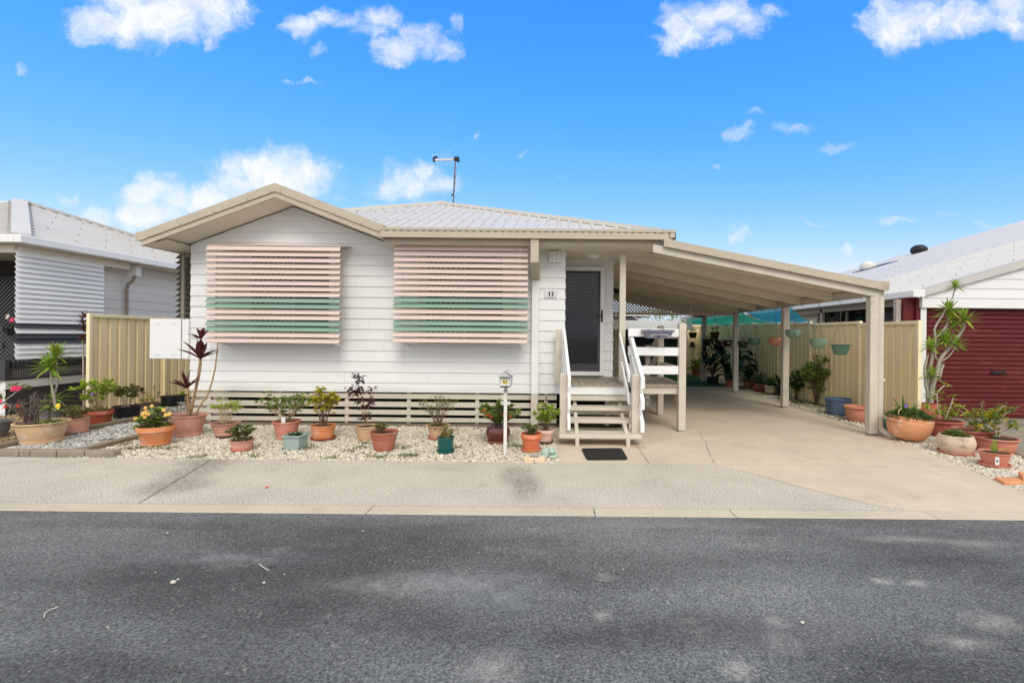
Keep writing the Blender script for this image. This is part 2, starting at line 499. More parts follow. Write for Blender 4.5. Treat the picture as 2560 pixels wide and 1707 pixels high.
# asphalt: aged bitumen, scuffed paler along the wheel lines -----------------
def asphalt():
    m = bpy.data.materials.new('aged_asphalt')
    m.use_nodes = True
    nt = m.node_tree
    N, L = nt.nodes, nt.links
    bs = N['Principled BSDF']
    geo = N.new('ShaderNodeNewGeometry')

    def noise(sc, det, rough, st=(1, 1, 1), off=(0, 0, 0)):
        mp = N.new('ShaderNodeMapping')
        mp.inputs['Scale'].default_value = st
        mp.inputs['Location'].default_value = off
        L.new(geo.outputs['Position'], mp.inputs['Vector'])
        n = N.new('ShaderNodeTexNoise')
        n.inputs['Scale'].default_value = sc
        n.inputs['Detail'].default_value = det
        n.inputs['Roughness'].default_value = rough
        L.new(mp.outputs[0], n.inputs['Vector'])
        return n.outputs['Fac']

    def mr(f, a, b, c, d):
        r = N.new('ShaderNodeMapRange')
        for k, v in zip(('From Min', 'From Max', 'To Min', 'To Max'), (a, b, c, d)):
            r.inputs[k].default_value = v
        L.new(f, r.inputs['Value'])
        return r.outputs[0]

    def mix(a, b, f):
        x = N.new('ShaderNodeMix')
        x.data_type = 'RGBA'
        L.new(f, x.inputs['Factor'])
        for key, v in (('A', a), ('B', b)):
            if isinstance(v, tuple):
                x.inputs[key].default_value = (*v, 1)
            else:
                L.new(v, x.inputs[key])
        return x.outputs['Result']
    big = mr(noise(1.0, 5, .55, (.38, 1.0, 1), (3.1, .4, 0)), .36, .66, 0, 1)
    c = mix((.068, .070, .069), (.165, .170, .168), big)
    pale = mr(noise(1.9, 6, .7, (.55, 1, 1), (7.3, 2.2, 0)), .58, .74, 0, .6)
    c = mix(c, (.21, .20, .18), pale)
    fine = mr(noise(66, 4, .85), .34, .66, .30, 1.75)
    sc = N.new('ShaderNodeVectorMath')
    sc.operation = 'SCALE'
    L.new(c, sc.inputs[0])
    L.new(fine, sc.inputs['Scale'])
    wobble = noise(7, 6, .75)
    vor = N.new('ShaderNodeTexVoronoi')
    vor.inputs['Scale'].default_value = 75
    L.new(geo.outputs['Position'], vor.inputs['Vector'])
    wn = N.new('ShaderNodeTexWhiteNoise')
    L.new(vor.outputs['Position'], wn.inputs['Vector'])
    speck = mr(wn.outputs['Value'], .975, 1.0, 0, .45)
    c2 = mix(sc.outputs[0], (.36, .35, .32), speck)
    # worn pale scuffs, broad polished lanes and old oil, each where it lies on the road
    for (px, py, rx, ry, colr, amt) in [(1010, 1460, .55, .13, (.30, .30, .29), .6), (1190, 1445, .5, .12, (.27, .275, .28), .5), (1250, 1490, .40, .16, (.25, .26, .28), .5), (560, 1390, .7, .12, (.21, .22, .24), .5),
                                  (2205, 1450, .07, .05, (.42, .41, .38), .8), (2292, 1455, .08, .05, (.42, .41, .38), .8), (1940, 1553, .07, .06, (.42, .41, .38), .8), (1955, 1602, .09, .10, (.36, .35, .33), .7),
                                  (1846, 1673, .09, .06, (.42, .41, .38), .8), (2260, 1346, .35, .07, (.34, .33, .31), .6), (2440, 1357, .3, .07, (.34, .33, .31), .6), (2477, 1553, .16, .10, (.36, .35, .32), .7), (2401, 1602, .18, .06, (.36, .35, .32), .6),
                                  (1515, 1440, .08, .05, (.38, .37, .35), .7), (1505, 1537, .06, .05, (.38, .37, .35), .7), (1230, 1680, .16, .16, (.33, .32, .31), .7), (1650, 1310, .9, .07, (.25, .25, .25), .5), (1950, 1560, .6, .2, (.21, .21, .215), .4),
                                  (1760, 1560, .5, .16, (.035, .035, .038), .65), (1560, 1590, .4, .12, (.035, .035, .038), .6), (1050, 1560, .5, .16, (.04, .04, .043), .55), (300, 1310, .9, .10, (.04, .04, .044), .5), (420, 1440, .6, .10, (.045, .045, .048), .45),
                                  (900, 1320, .7, .08, (.045, .045, .05), .45), (2000, 1330, .9, .07, (.045, .045, .05), .45)]:
        g_ = gr(px, py)
        sv = N.new('ShaderNodeVectorMath')
        sv.operation = 'SUBTRACT'
        L.new(geo.outputs['Position'], sv.inputs[0])
        sv.inputs[1].default_value = (g_.x, g_.y, 0)
        dv = N.new('ShaderNodeVectorMath')
        dv.operation = 'DIVIDE'
        L.new(sv.outputs[0], dv.inputs[0])
        dv.inputs[1].default_value = (rx, ry, 1)
        ln = N.new('ShaderNodeVectorMath')
        ln.operation = 'LENGTH'
        L.new(dv.outputs[0], ln.inputs[0])
        mu = N.new('ShaderNodeMath')
        mu.operation = 'MULTIPLY'
        L.new(mr(ln.outputs['Value'], .1, 1.25, amt, 0), mu.inputs[0])
        L.new(mr(wobble, .36, .60, .15, 1.0), mu.inputs[1])
        c2 = mix(c2, colr, mu.outputs[0])
    sc2 = N.new('ShaderNodeVectorMath')
    sc2.operation = 'SCALE'
    L.new(c2, sc2.inputs[0])
    L.new(mr(noise(95, 3, .8, (1, 1, 1), (4, 1, 0)), .34, .66, .6, 1.4), sc2.inputs['Scale'])
    L.new(sc2.outputs[0], bs.inputs['Base Color'])
    bs.inputs['Roughness'].default_value = .85
    bs.inputs['Specular IOR Level'].default_value = .25
    b = N.new('ShaderNodeBump')
    b.inputs['Strength'].default_value = .5
    b.inputs['Distance'].default_value = .008
    L.new(noise(110, 3, .7), b.inputs['Height'])
    L.new(b.outputs[0], bs.inputs['Normal'])
    return m

road = MB()
ny = 4.10
# the bitumen laps unevenly on to the concrete edge strip
rng = random.Random(5)
edge = []
x = -60.0
while x <= 60:
    edge.append((x, ny + rng.uniform(-.018, .018), -.004))
    x += .16 if abs(x) < 9 else 4
road.poly([(-60, -14, -.004)] + [(60, -14, -.004)] + edge[::-1])
structure(road, 'road', asphalt())

def concrete(name, base, speck, spots=(), bump=.5):
    return mat(name, base, .85, .10, 1.3, fine=speck, fscale=74, bump=bump, bscale=140, bdist=.004,
               stain=((base[0] * .62, base[1] * .6, base[2] * .58), .35, 2.1, .54), spots=spots, spec=.2)

sp = []
for px, py, rx, ry in ((480, 1180, .42, .5), (430, 1215, .5, .4), (520, 1155, .45, .3), (1290, 1185, .3, .55), (1318, 1215, .25, .5)):
    p = gr(px, py)
    sp.append(((p.x, p.y, .003), (rx, ry, 1), (.13, .115, .095), .7))
M['footpath'] = concrete('exposed_aggregate', srgb(203, 195, 181, .77), .6, sp)
for px, py, rx, ry in ((1560, 1120, .35, .12), (1770, 1040, .5, .3),):
    pass
rs = gr(1596, 1118)
M['driveway'] = concrete('smooth_driveway_concrete', srgb(214, 199, 178, .80), .2,
                         [((rs.x, rs.y, .003), (.22, .10, 1), (.36, .17, .06), .7),
                          ((1.9, 12.0, .003), (.9, 1.2, 1), (.30, .25, .19), .5),
                          ((3.1, 10.2, .003), (1.4, .7, 1), (.33, .27, .2), .45)], .25)
M['edgestrip'] = concrete('pale_kerb_strip', srgb(218, 206, 184, .72), .15)

# kerb strip, in lengths with open joints
k = MB()
xs = [-60, -5.4, -1.62, .35, 1.56, 3.3, 60]
for a, b in zip(xs, xs[1:]):
    k.box(a + .004, b - .004, ny - .06, 4.222, -.2, 0)
structure(k, 'kerb_strip', M['edgestrip'], bevel=.004)

PY = 5.70       # back of the footpath
fp = MB()
def slab(mb, pts, z=0.):
    mb.prism([(x, y, -.2) for x, y in pts], (0, 0, .2 + z))
j1, j2 = gr(536, 1145), gr(337, 1262)
slab(fp, [(-60, 4.228), (-9.7, 4.228), (-9.35, 5.74), (-60, 5.74)])
slab(fp, [(-9.69, 4.228), (j2.x - .008, 4.228), (j1.x - .008, PY + .03), (-9.34, 5.74)])
fan = [gr(1783, 1160), gr(1850, 1174), gr(1933, 1197), gr(2010, 1219), gr(2096, 1240), gr(2200, 1264), gr(2303, 1284)]
slab(fp, [(j2.x + .008, 4.228), (fan[-1].x - .02, 4.228)] + [(p.x - .008, p.y - .01) for p in fan[::-1][1:]] + [(1.86, PY), (j1.x + .008, PY + .03)])
structure(fp, 'footpath', M['footpath'])

drive = MB()
slab(drive, [(fan[-1].x + .01, 4.228), (4.70, 4.228), (4.77, 4.8), (4.92, 5.69)] + [(1.91, 5.69)] + [(p.x + .008, p.y) for p in fan[1:-1]])
slab(drive, [(.05, PY + .012), (1.136, PY + .012), (1.146, 6.9), (1.146, 7.9), (-.02, 7.9), (0.0, 7.0)])
slab(drive, [(1.146, PY + .012), (1.90, PY + .012), (4.925, 5.70), (5.13, 6.87), (5.22, 7.45), (1.154, 7.45)])
slab(drive, [(1.154, 7.462), (5.225, 7.462), (5.33, 11.0), (1.154, 10.92)])
slab(drive, [(1.154, 10.932), (5.33, 11.012), (5.46, 14.1), (5.5, 14.6), (1.154, 14.6)])
slab(drive, [(1.1, 14.612), (5.5, 14.612), (5.6, 19.4), (1.1, 19.4)])
structure(drive, 'driveway', M['driveway'])
# wandering hairline crack in the driveway
ck = MB()
c0, c1 = gr(1752, 1081), gr(1782, 1157)
rr = random.Random(3)
pl, pr = [], []
for i in range(15):
    t = i / 14
    p = c0.lerp(c1, t) + Vector((rr.uniform(-.025, .025), 0, 0))
    w = rr.uniform(.0012, .003)
    pl.append((p.x - w, p.y, .004))
    pr.append((p.x + w, p.y, .004))
for i in range(14):
    ck.poly([pl[i], pl[i + 1], pr[i + 1], pr[i]])
structure(ck, 'driveway_crack', M['dark_gap'])

apron = MB()
slab(apron, [(4.72, 4.228), (60, 4.228), (60, 5.5), (5.95, 5.5), (4.93, 5.5), (4.79, 4.8)], -.02)
slab(apron, [(5.98, 5.52), (60, 5.52), (60, 9.2), (6.3, 9.2), (6.25, 6.6)], .02)
structure(apron, 'garage_apron', concrete('grey_apron_concrete', srgb(178, 168, 155, .6), .3))

# beds -------------------------------------------------------------------
M['gravel_base'] = mat('bedding_gravel', srgb(214, 203, 182, .55), .95, .2, 8, fine=.6, fscale=55, bump=1., bscale=60, bdist=.02)
M['gravel_brown'] = mat('brown_bedding_gravel', srgb(176, 148, 112, .5), .95, .3, 8, fine=.6, fscale=55, bump=1., bscale=60, bdist=.02)
bed = MB()
bed.poly([(-7.25, 5.76, -.02), (.05, 5.70, -.02), (0, 7.0, -.02), (-.03, 8.05, -.02), (-6.1, 8.05, -.02), (-6.1, 13, -.02), (-7.25, 13, -.02)])
bed.poly([(4.80, 4.8, -.02), (6.25, 4.8, -.02), (6.3, 8.2, -.02), (6.05, 8.2, -.02), (6.05, 19.5, -.02), (5.5, 19.5, -.02), (5.35, 11, -.02), (5.15, 6.87, -.02)])
structure(bed, 'gravel_bed', M['gravel_base'])
bed2 = MB()
bed2.poly([(-14, 5.76, -.024), (-7.26, 5.76, -.024), (-7.26, 13, -.024), (-14, 13, -.024)])
structure(bed2, 'side_bed', M['gravel_brown'])
hs = MB()
hs.box(-6.3, .0, 7.86, 8.6, -.2, -.005)
structure(hs, 'house_footing', concrete('footing_concrete', srgb(150, 140, 124, .6), .3))

turf = MB()
turf.box(1.15, 5.42, 14.62, 19.3, .002, .014)
tf = turf.build('turf_carpet', M['carpet'])
tag(tf, 'green artificial turf carpet at the dark back end of the carport', 'carpet')

# pebbles ----------------------------------------------------------------
def pebbles(name, label, polys, n, m, size=(.010, .019), seed=1, z=-.016):
    rg = np.random.default_rng(seed)
    pts = []
    for poly, frac in polys:
        poly = np.array(poly)
        lo, hi = poly.min(0), poly.max(0)
        got = []
        while len(got) < n * frac:
            c = rg.uniform(lo, hi, (4000, 2))
            ins = np.zeros(len(c), bool)
            j = len(poly) - 1
            for i in range(len(poly)):
                xi, yi, xj, yj = *poly[i], *poly[j]
                hit = ((yi > c[:, 1]) != (yj > c[:, 1])) & (c[:, 0] < (xj - xi) * (c[:, 1] - yi) / (yj - yi + 1e-12) + xi)
                ins ^= hit
                j = i
            got += c[ins].tolist()
        pts += got[:int(n * frac)]
    P = np.array(pts)
    k = len(P)
    s = rg.uniform(size[0], size[1], (k, 1)) * np.where(rg.random((k, 1)) < .1, 1.5, 1.)
    base = np.array([[1, 0, 0], [0, 1, 0], [-1, 0, 0], [0, -1, 0], [.62, .62, .5], [-.62, .62, .5], [-.62, -.62, .5], [.62, -.62, .5], [0, 0, .72]], float)
    faces = [[0, 1, 4], [1, 2, 5], [2, 3, 6], [3, 0, 7], [0, 4, 7], [1, 5, 4], [2, 6, 5], [3, 7, 6], [4, 5, 8], [5, 6, 8], [6, 7, 8], [7, 4, 8]]
    V = base[None] * (1 + rg.uniform(-.28, .28, (k, 9, 3))) * s[:, None, :]
    V[:, :, 0] *= rg.uniform(.8, 1.5, (k, 1))
    ang = rg.uniform(0, 2 * np.pi, k)
    ca, sa = np.cos(ang)[:, None], np.sin(ang)[:, None]
    X, Y = V[:, :, 0] * ca - V[:, :, 1] * sa, V[:, :, 0] * sa + V[:, :, 1] * ca
    V[:, :, 0], V[:, :, 1] = X + P[:, 0:1], Y + P[:, 1:2]
    V[:, :, 2] += z + rg.uniform(0, .012, (k, 1))
    Fc = (np.array(faces)[None] + (np.arange(k) * 9)[:, None, None]).reshape(-1, 3)
    me = bpy.data.meshes.new(name)
    me.vertices.add(k * 9)
    me.vertices.foreach_set('co', V.reshape(-1))
    nf = len(Fc)
    me.loops.add(nf * 3)
    me.loops.foreach_set('vertex_index', Fc.reshape(-1).astype(np.int32))
    me.polygons.add(nf)
    me.polygons.foreach_set('loop_start', np.arange(0, nf * 3, 3, dtype=np.int32))
    me.materials.append(m)
    me.update(calc_edges=True)
    me.validate()
    o = bpy.data.objects.new(name, me)
    COL.objects.link(o)
    tag(o, label, 'gravel')
    o['kind'] = 'stuff'
    return o

M['peb_white'] = mat('white_pebble', srgb(234, 224, 204, .68), .8, .12, 40, island=.30, hue=.03, stain=((.30, .2, .1), .5, 5., .60))
M['peb_grey'] = mat('grey_pebble', srgb(212, 208, 200, .62), .8, .12, 40, island=.45, hue=.03, stain=((.22, .18, .12), .4, 5., .58))
M['peb_brown'] = mat('brown_pebble', srgb(196, 168, 128, .6), .8, .15, 40, island=.45, hue=.03)
pebbles('white_gravel', 'white pebble gravel spread under the flower pots before the house', [
    ([(-5.94, 5.75), (.05, 5.705), (0, 7.0), (-.04, 7.88), (-6.0, 7.88)], 1.)], 30000, M['peb_white'], (.010, .018), 1)
pebbles('grey_gravel', 'greyish pebble gravel between the weathered sleepers at left', [
    ([(-7.2, 5.8), (-6.06, 5.8), (-6.06, 8.1), (-7.2, 8.1)], .62), ([(-8.4, 8.0), (-6.3, 8.0), (-6.3, 12), (-8.4, 12)], .38)], 9000, M['peb_grey'], (.010, .019), 2)
pebbles('brown_gravel', 'brownish weedy gravel before the neighbouring verandah', [
    ([(-10.6, 5.82), (-7.35, 5.82), (-7.35, 8.7), (-10.6, 8.7)], 1.)], 9000, M['peb_brown'], (.010, .020), 3)
pebbles('pale_gravel', 'pale pebble gravel of the narrow bed beside the driveway', [
    ([(4.80, 4.85), (6.05, 4.85), (6.2, 6.6), (6.25, 8.1), (5.3, 8.1), (5.13, 6.87)], .72),
    ([(5.3, 8.1), (6.0, 8.1), (6.0, 14), (5.5, 14)], .28)], 13000, M['peb_white'], (.011, .022), 4)

# edging blocks, one object each -------------------------------------------
for a, b, c in ((-60, 186, 0), (186, 292, 1), (292, 549, 2), (549, 818, 3), (818, 1105, 4)):
    pa, pb = gr(a / 3.7327 + 0, 1140), gr(b / 3.7327, 1140)
    o = MB().box(pa.x + .006, pb.x - .006, 5.755, 5.87, -.05, .075).build('edging_block', M['blockedge'], bevel=.01)
    tag(o, ['grey edging block at the very left edge of the picture, largest part cut off',
            'short grey edging block, second in the row from the left, below the desert rose',
            'grey edging block in front of the sandy oval pot with thorny stems',
            'grey edging block, fourth in the row, below the strip of grey gravel',
            'grey edging block at the right end of the row, next to white gravel'][c], 'edging block', 'edging blocks along the left bed')
o = MB().bar((-6.0, 5.92, .01), (-6.02, 7.25, .01), .10, .09).build('sleeper', M['sleeper'], bevel=.01)
tag(o, 'weathered timber sleeper dividing grey gravel from white gravel', 'sleeper', 'timber sleepers in the left bed')
o = MB().bar((-7.28, 5.92, .01), (-7.3, 8.2, .01), .12, .09).build('sleeper', M['sleeper'], bevel=.01)
tag(o, 'weathered timber sleeper behind the sandy oval pot, dividing brown gravel from grey', 'sleeper', 'timber sleepers in the left bed')

# ==================================================================== HOUSE
WY, WB = 8.10, .54
house = thing('house', 'white weatherboard bungalow with taupe gable trim and pink and green slatted awnings', 'house', (-2.6, WY, 0))
w = MB()
GA, GZ, GS = -4.515, 3.93, .375           # gable axis, ridge height, rake slope
XL, XC, XR, DY = -6.27, .145, 1.09, 9.10
soff = lambda: None
rk = GZ - .235
planes = [(-GS, 1., rk - GS * GA), (GS, 1., rk + GS * GA)]
# front wall left part under the gable, right part under the eave
boards(w, (0, WY, 0), (1, 0, 0), (0, -1, 0), XL, -2.72, WB, 3.72, planes=planes)
boards(w, (0, WY, 0), (1, 0, 0), (0, -1, 0), -2.72, XC, WB, 2.995)
w.poly([(XL, WY + .002, WB), (XC, WY + .002, WB), (XC, WY + .002, 2.99), (-2.7, WY + .002, 2.99), (GA, WY + .002, rk), (XL, WY + .002, rk + GS * (XL - GA))])
# recess: return wall and door wall
boards(w, (XC, 0, 0), (0, 1, 0), (1, 0, 0), WY, DY, WB, 2.995)
boards(w, (0, DY, 0), (1, 0, 0), (0, -1, 0), .925, XR, WB, 2.995)
boards(w, (0, DY, 0), (1, 0, 0), (0, -1, 0), XC, .925, 2.875, 2.995)
w.poly([(XC, DY + .002, WB), (XR, DY + .002, WB), (XR, DY + .002, 2.995), (XC, DY + .002, 2.995)])
# side walls and back
boards(w, (XR, 0, 0), (0, 1, 0), (1, 0, 0), DY, 18.5, WB, 2.995)
boards(w, (XL, 0, 0), (0, 1, 0), (-1, 0, 0), WY, 18.5, WB, 2.9)
w.poly([(XL, 18.5, WB), (XR, 18.5, WB), (XR, 18.5, 2.9), (XL, 18.5, 2.9)])
w.poly([(XL, WY, WB), (XL, 18.5, WB), (XR, 18.5, WB), (XR, DY, WB), (XC, DY, WB), (XC, WY, WB)])
w.cur = 1
rg = random.Random(21)
for i in range(15):                        # butt joints between board lengths
    xx = rg.choice((-4.9, -4.4, -3.62, -3.45, -3.2, -2.95, -5.9, -2.2, -1.2, -.7, -.15))
    zl = 3.074 - .1827 * rg.randint(1, 13)
    if zl > WB and not (1.35 < zl < 2.95 and (-5.95 < xx < -3.75 or -2.75 < xx < -.5)):
        w.prism([(xx, WY - .0165, zl + .002), (xx, WY - .0035, zl + .18), (xx, WY, zl + .18), (xx, WY, zl + .002)], (.004, 0, 0))
w.build('wall', [M['white_board'], M['joint']], house)

# main hip roof with pressed ribs ------------------------------------------
EY, EZ, EXL, EXR = 7.56, 3.20, -6.7, 1.72
AP = Vector((-2.76, 11.3, 4.66))
AB = Vector((-2.76, 16.5, 4.66))
BLc, BRc = Vector((EXL, 20, EZ)), Vector((EXR, 20, EZ))
FLc, FRc = Vector((EXL, EY, EZ)), Vector((EXR, EY, EZ))
rf = MB()
sl = (AP.z - EZ) / (AP.y - EY)
VY = EY + (GZ - EZ) / sl                    # where the gable ridge meets the main slope
HM = FLc.lerp(AP, (VY - EY) / (AP.y - EY))
rf.poly([(-2.78, EY, EZ), FRc, AP, HM, (GA, VY, GZ)])
rf.poly([FRc, BRc, AB, AP])
rf.poly([BLc, (EXL, VY, EZ), HM, AP, AB])
rf.poly([BRc, BLc, AB])
def front_top(x):        # how far up the front slope a rib at x runs
    t = (FRc.x - x) / (FRc.x - AP.x) if x > AP.x else (x - FLc.x) / (AP.x - FLc.x)
    return EY + t * (AP.y - EY)
x = -4.6
scr = []
while x < EXR - .05:
    y1 = front_top(x)
    ys_ = EY if x > -2.78 else EY + (GZ - GS * abs(x - GA) - EZ) / sl
    if y1 - ys_ > .1:
        p0, p1 = Vector((x, ys_, EZ + sl * (ys_ - EY))), Vector((x, y1, EZ + sl * (y1 - EY)))
        hw, hb, ht = .035, .016, .032
        q = []
        for p in (p0, p1):
            q += [p + Vector((-hw, 0, .001)), p + Vector((-hb, 0, ht)), p + Vector((hb, 0, ht)), p + Vector((hw, 0, .001))]
        rf.add(q, [[0, 1, 5, 4], [1, 2, 6, 5], [2, 3, 7, 6], [3, 2, 1, 0]])
        for d in (.9, 1.9, 2.9):
            if y1 - EY > d + .2 and EY + d > ys_:
                scr.append((x, EY + d, EZ + sl * d + ht))
        scr.append((x, y1 - .06, EZ + sl * (y1 - .06 - EY) + ht + .03))
    x += .193
rf.cur = 1
for (a, b, c) in scr:
    rf.box(a - .009, a + .009, b - .009, b + .009, c - .01, c + .008)
rf.cur = 0
roof = rf.build('roof', [M['roof'], M['screw']], house)
hc = MB()
for a, b in ((AP, FRc), (AP, HM), (AP, AB)):
    hc.bar(a + Vector((0, 0, .012)), b + Vector((0, 0, .012)), .24, .07)
hc.build('hip_cap', M['roofcap'], roof)

# gable roof and trim ------------------------------------------------------
GE = -6.66
gz = lambda x: GZ - GS * abs(x - GA)
gb = MB()
gb.poly([(GA, 7.56, GZ - .015), (GA, 9.9, GZ - .015), (GE, 9.9, gz(GE) - .015), (GE, 7.56, gz(GE) - .015)])
gb.poly([(GA, 7.56, GZ - .015), (-2.3, 7.56, gz(-2.3) - .015), (-2.3, 9.9, gz(-2.3) - .015), (GA, 9.9, GZ - .015)])
gb.build('gable_roof', M['roof'], house)
GXR = -2.775
cap, fas = MB(), MB()
for x0, x1 in ((GE, GA), (GA, GXR)):
    def rake(mb, top, bot, y0, y1):
        mb.prism([(x0, y0, gz(x0) - top), (x1, y0, gz(x1) - top), (x1, y0, gz(x1) - bot), (x0, y0, gz(x0) - bot)][::-1], (0, y1 - y0, 0))
    rake(cap, .0, .135, 7.535, 7.57)
    rake(cap, .0, .012, 7.572, 7.72)
    rake(fas, .128, .222, 7.556, 7.59)
for t in (.06, .3, .55, .8, .97):
    for x0, x1 in ((GE, GA), (GA, GXR)):
        xx = x0 + (x1 - x0) * t
        cap.cur = 1
        cap.box(xx - .006, xx + .006, 7.529, 7.535, gz(xx) - .122, gz(xx) - .11)
        cap.cur = 0
cap.build('barge_cap', [M['taupe'], M['screw']], house)
fas.build('gable_fascia', M['taupe'], house)
so = MB()
for x0, x1 in ((GE, GA), (GA, GXR)):
    so.poly([(x0, 7.59, gz(x0) - .215), (x0, WY, gz(x0) - .215), (x1, WY, gz(x1) - .215), (x1, 7.59, gz(x1) - .215)])
# boxed eave end at the left of the gable
so.poly([(GE, 7.59, 2.92), (XL, 7.59, 3.02), (XL, WY + .4, 3.0), (GE, WY + .4, 2.92)])
so.poly([(GXR - .1, 7.63, 2.992), (EXR - .05, 7.63, 2.992), (EXR - .05, DY, 2.992), (GXR - .1, DY, 2.992)])
so.poly([(XR, DY, 2.99), (EXR - .05, DY, 2.99), (EXR - .05, 18.5, 2.99), (XR, 18.5, 2.99)])
so.poly([(GE, 8.4, 2.92), (XL, 8.4, 2.94), (XL, 18.5, 2.94), (GE, 18.5, 2.92)])
so.build('soffit', M['soffit'], house)
fb = MB()
fb.box(GXR - .02, EXR - .06, 7.625, 7.65, 2.985, 3.16)
fb.box(EXR - .06, EXR - .03, 7.625, 18.5, 2.985, 3.16)
fb.box(GE - .0, GE + .025, 7.60, 18.5, 2.91, 3.10)
fb.build('fascia', M['taupe'], house)
gu = MB()
def gutter_profile(y, z, s=1):
    return [(y + .11 * s, z + .02), (y + .115 * s, z + .15), (y + .105 * s, z + .15), (y + .1 * s, z + .03), (y + .012 * s, z + .03), (y + .012 * s, z + .15),
            (y - .008 * s, z + .155), (y - .008 * s, z + .115), (y, z + .105), (y, z + .0)]
pr = gutter_profile(7.50, 3.075)
gu.prism([(GXR - .03, y, z) for y, z in pr], (EXR + .17 - GXR + .03, 0, 0))
pr2 = [(-1 * (y - 7.5) + EXR + .17, z) for y, z in pr]
gu.prism([(xx, 7.50, z) for xx, z in pr2], (0, 11, 0))
gu.box(GXR - .032, GXR - .028, 7.495, 7.615, 3.075, 3.225)
gu.box(GE - .10, GE + .0, 7.57, 18.5, 3.0, 3.13)
gu.cur = 1
x = GXR + .05
while x < EXR + .12:
    gu.box(x, x + .05, 7.4895, 7.493, 3.178, 3.186)
    x += .115
gu.build('gutter', [M['taupe'], M['screw']], house)

dp = MB()
dp.box(-.412, -.295, 7.985, 8.075, .545, 2.47)
dpo = dp.build('downpipe', M['white'], house)
d3 = MB()
d3.prism([(-.418, 7.53, 2.70), (-.418, 7.53, 3.08), (-.418, 7.63, 3.08), (-.418, 7.64, 2.86), (-.418, 8.07, 2.66), (-.418, 8.07, 2.475), (-.418, 7.96, 2.475)][::-1], (.13, 0, 0))
d3.build('downpipe_offset', M['taupe'], dpo)
MB().box(-.412, -.295, 7.984, 8.075, .02, .54).build('downpipe_foot', M['taupe_wood'], dpo)

sk = MB()
for z0, z1 in ((.425, .512), (.282, .370), (.150, .230), (.028, .098)):
    sk.box(XL, .02, 8.125, 8.145, z0, z1)
for px in (523, 700, 867, 1022, 1193, 1365):
    xx = at(px, 1000, 8.15).x
    sk.box(xx - .03, xx + .03, 8.146, 8.2, 0.0, .54)
sk.build('skirting', M['taupe_wood'], house)
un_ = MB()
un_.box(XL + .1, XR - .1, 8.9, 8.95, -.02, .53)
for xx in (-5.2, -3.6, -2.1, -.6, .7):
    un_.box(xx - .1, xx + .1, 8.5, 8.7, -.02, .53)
un_.build('underfloor', M['dark_gap'], house)  # dark back and stumps stand in for the underfloor shade

# windows under slatted awnings --------------------------------------------
def window(px0, px1, panes):
    x0, x1 = at(px0, 740, WY).x, at(px1, 740, WY).x
    z0, z1 = 1.44, 2.86
    f = MB()
    y = WY - .055
    for a, b, c, d in ((x0, x1, z0 - .05, z0), (x0, x1, z1, z1 + .05), (x0, x0 + .05, z0, z1), (x1 - .05, x1, z0, z1)):
        f.box(a, b, y, WY + .01, c, d)
    win = f.build('window', M['white'], house)
    s_ = MB()
    s_.box(x0 + .3, x1 + .05, WY - .09, WY - .02, z0 - .105, z0 - .055)
    s_.build('sill', M['white'], win)
    for (a, b, kind) in panes:
        xa, xb = x0 + .05 + (x1 - x0 - .1) * a, x0 + .05 + (x1 - x0 - .1) * b
        p = MB().box(xa + .012, xb - .012, WY - .045, WY - .02, z0, z1)
        p.build('pane', M['blind'] if kind == 'b' else M['glass'], win)
        m_ = MB().box(xb - .012, xb + .012, WY - .054, WY - .02, z0, z1)
        m_.build('mullion', M['white'], win)
        if kind == 's':
            g = MB()
            for sgn in (1, -1):
                for i in range(-16, 20):
                    cx = xa + i * .085
                    pl = []
                    h = z1 - z0
                    q0, q1 = (cx, z0), (cx + sgn * h * .55, z1)
                    # clip to the pane
                    t0, t1 = 0., 1.
                    dx = q1[0] - q0[0]
                    for lim, s2 in ((xa + .02, -1), (xb - .02, 1)):
                        d0, d1 = s2 * (q0[0] - lim), s2 * (q1[0] - lim)
                        if d0 > 0 and d1 > 0:
                            t1 = -1
                        elif d0 > 0:
                            t0 = max(t0, d0 / (d0 - d1))
                        elif d1 > 0:
                            t1 = min(t1, d0 / (d0 - d1))
                    if t1 > t0:
                        A = Vector((q0[0] + dx * t0, WY - .05, z0 + h * t0))
                        B = Vector((q0[0] + dx * t1, WY - .05, z0 + h * t1))
                        g.bar(A, B, .008, .012, up=(0, 1, 0))
            g.build('security_grille', M['white'], win)
    return win

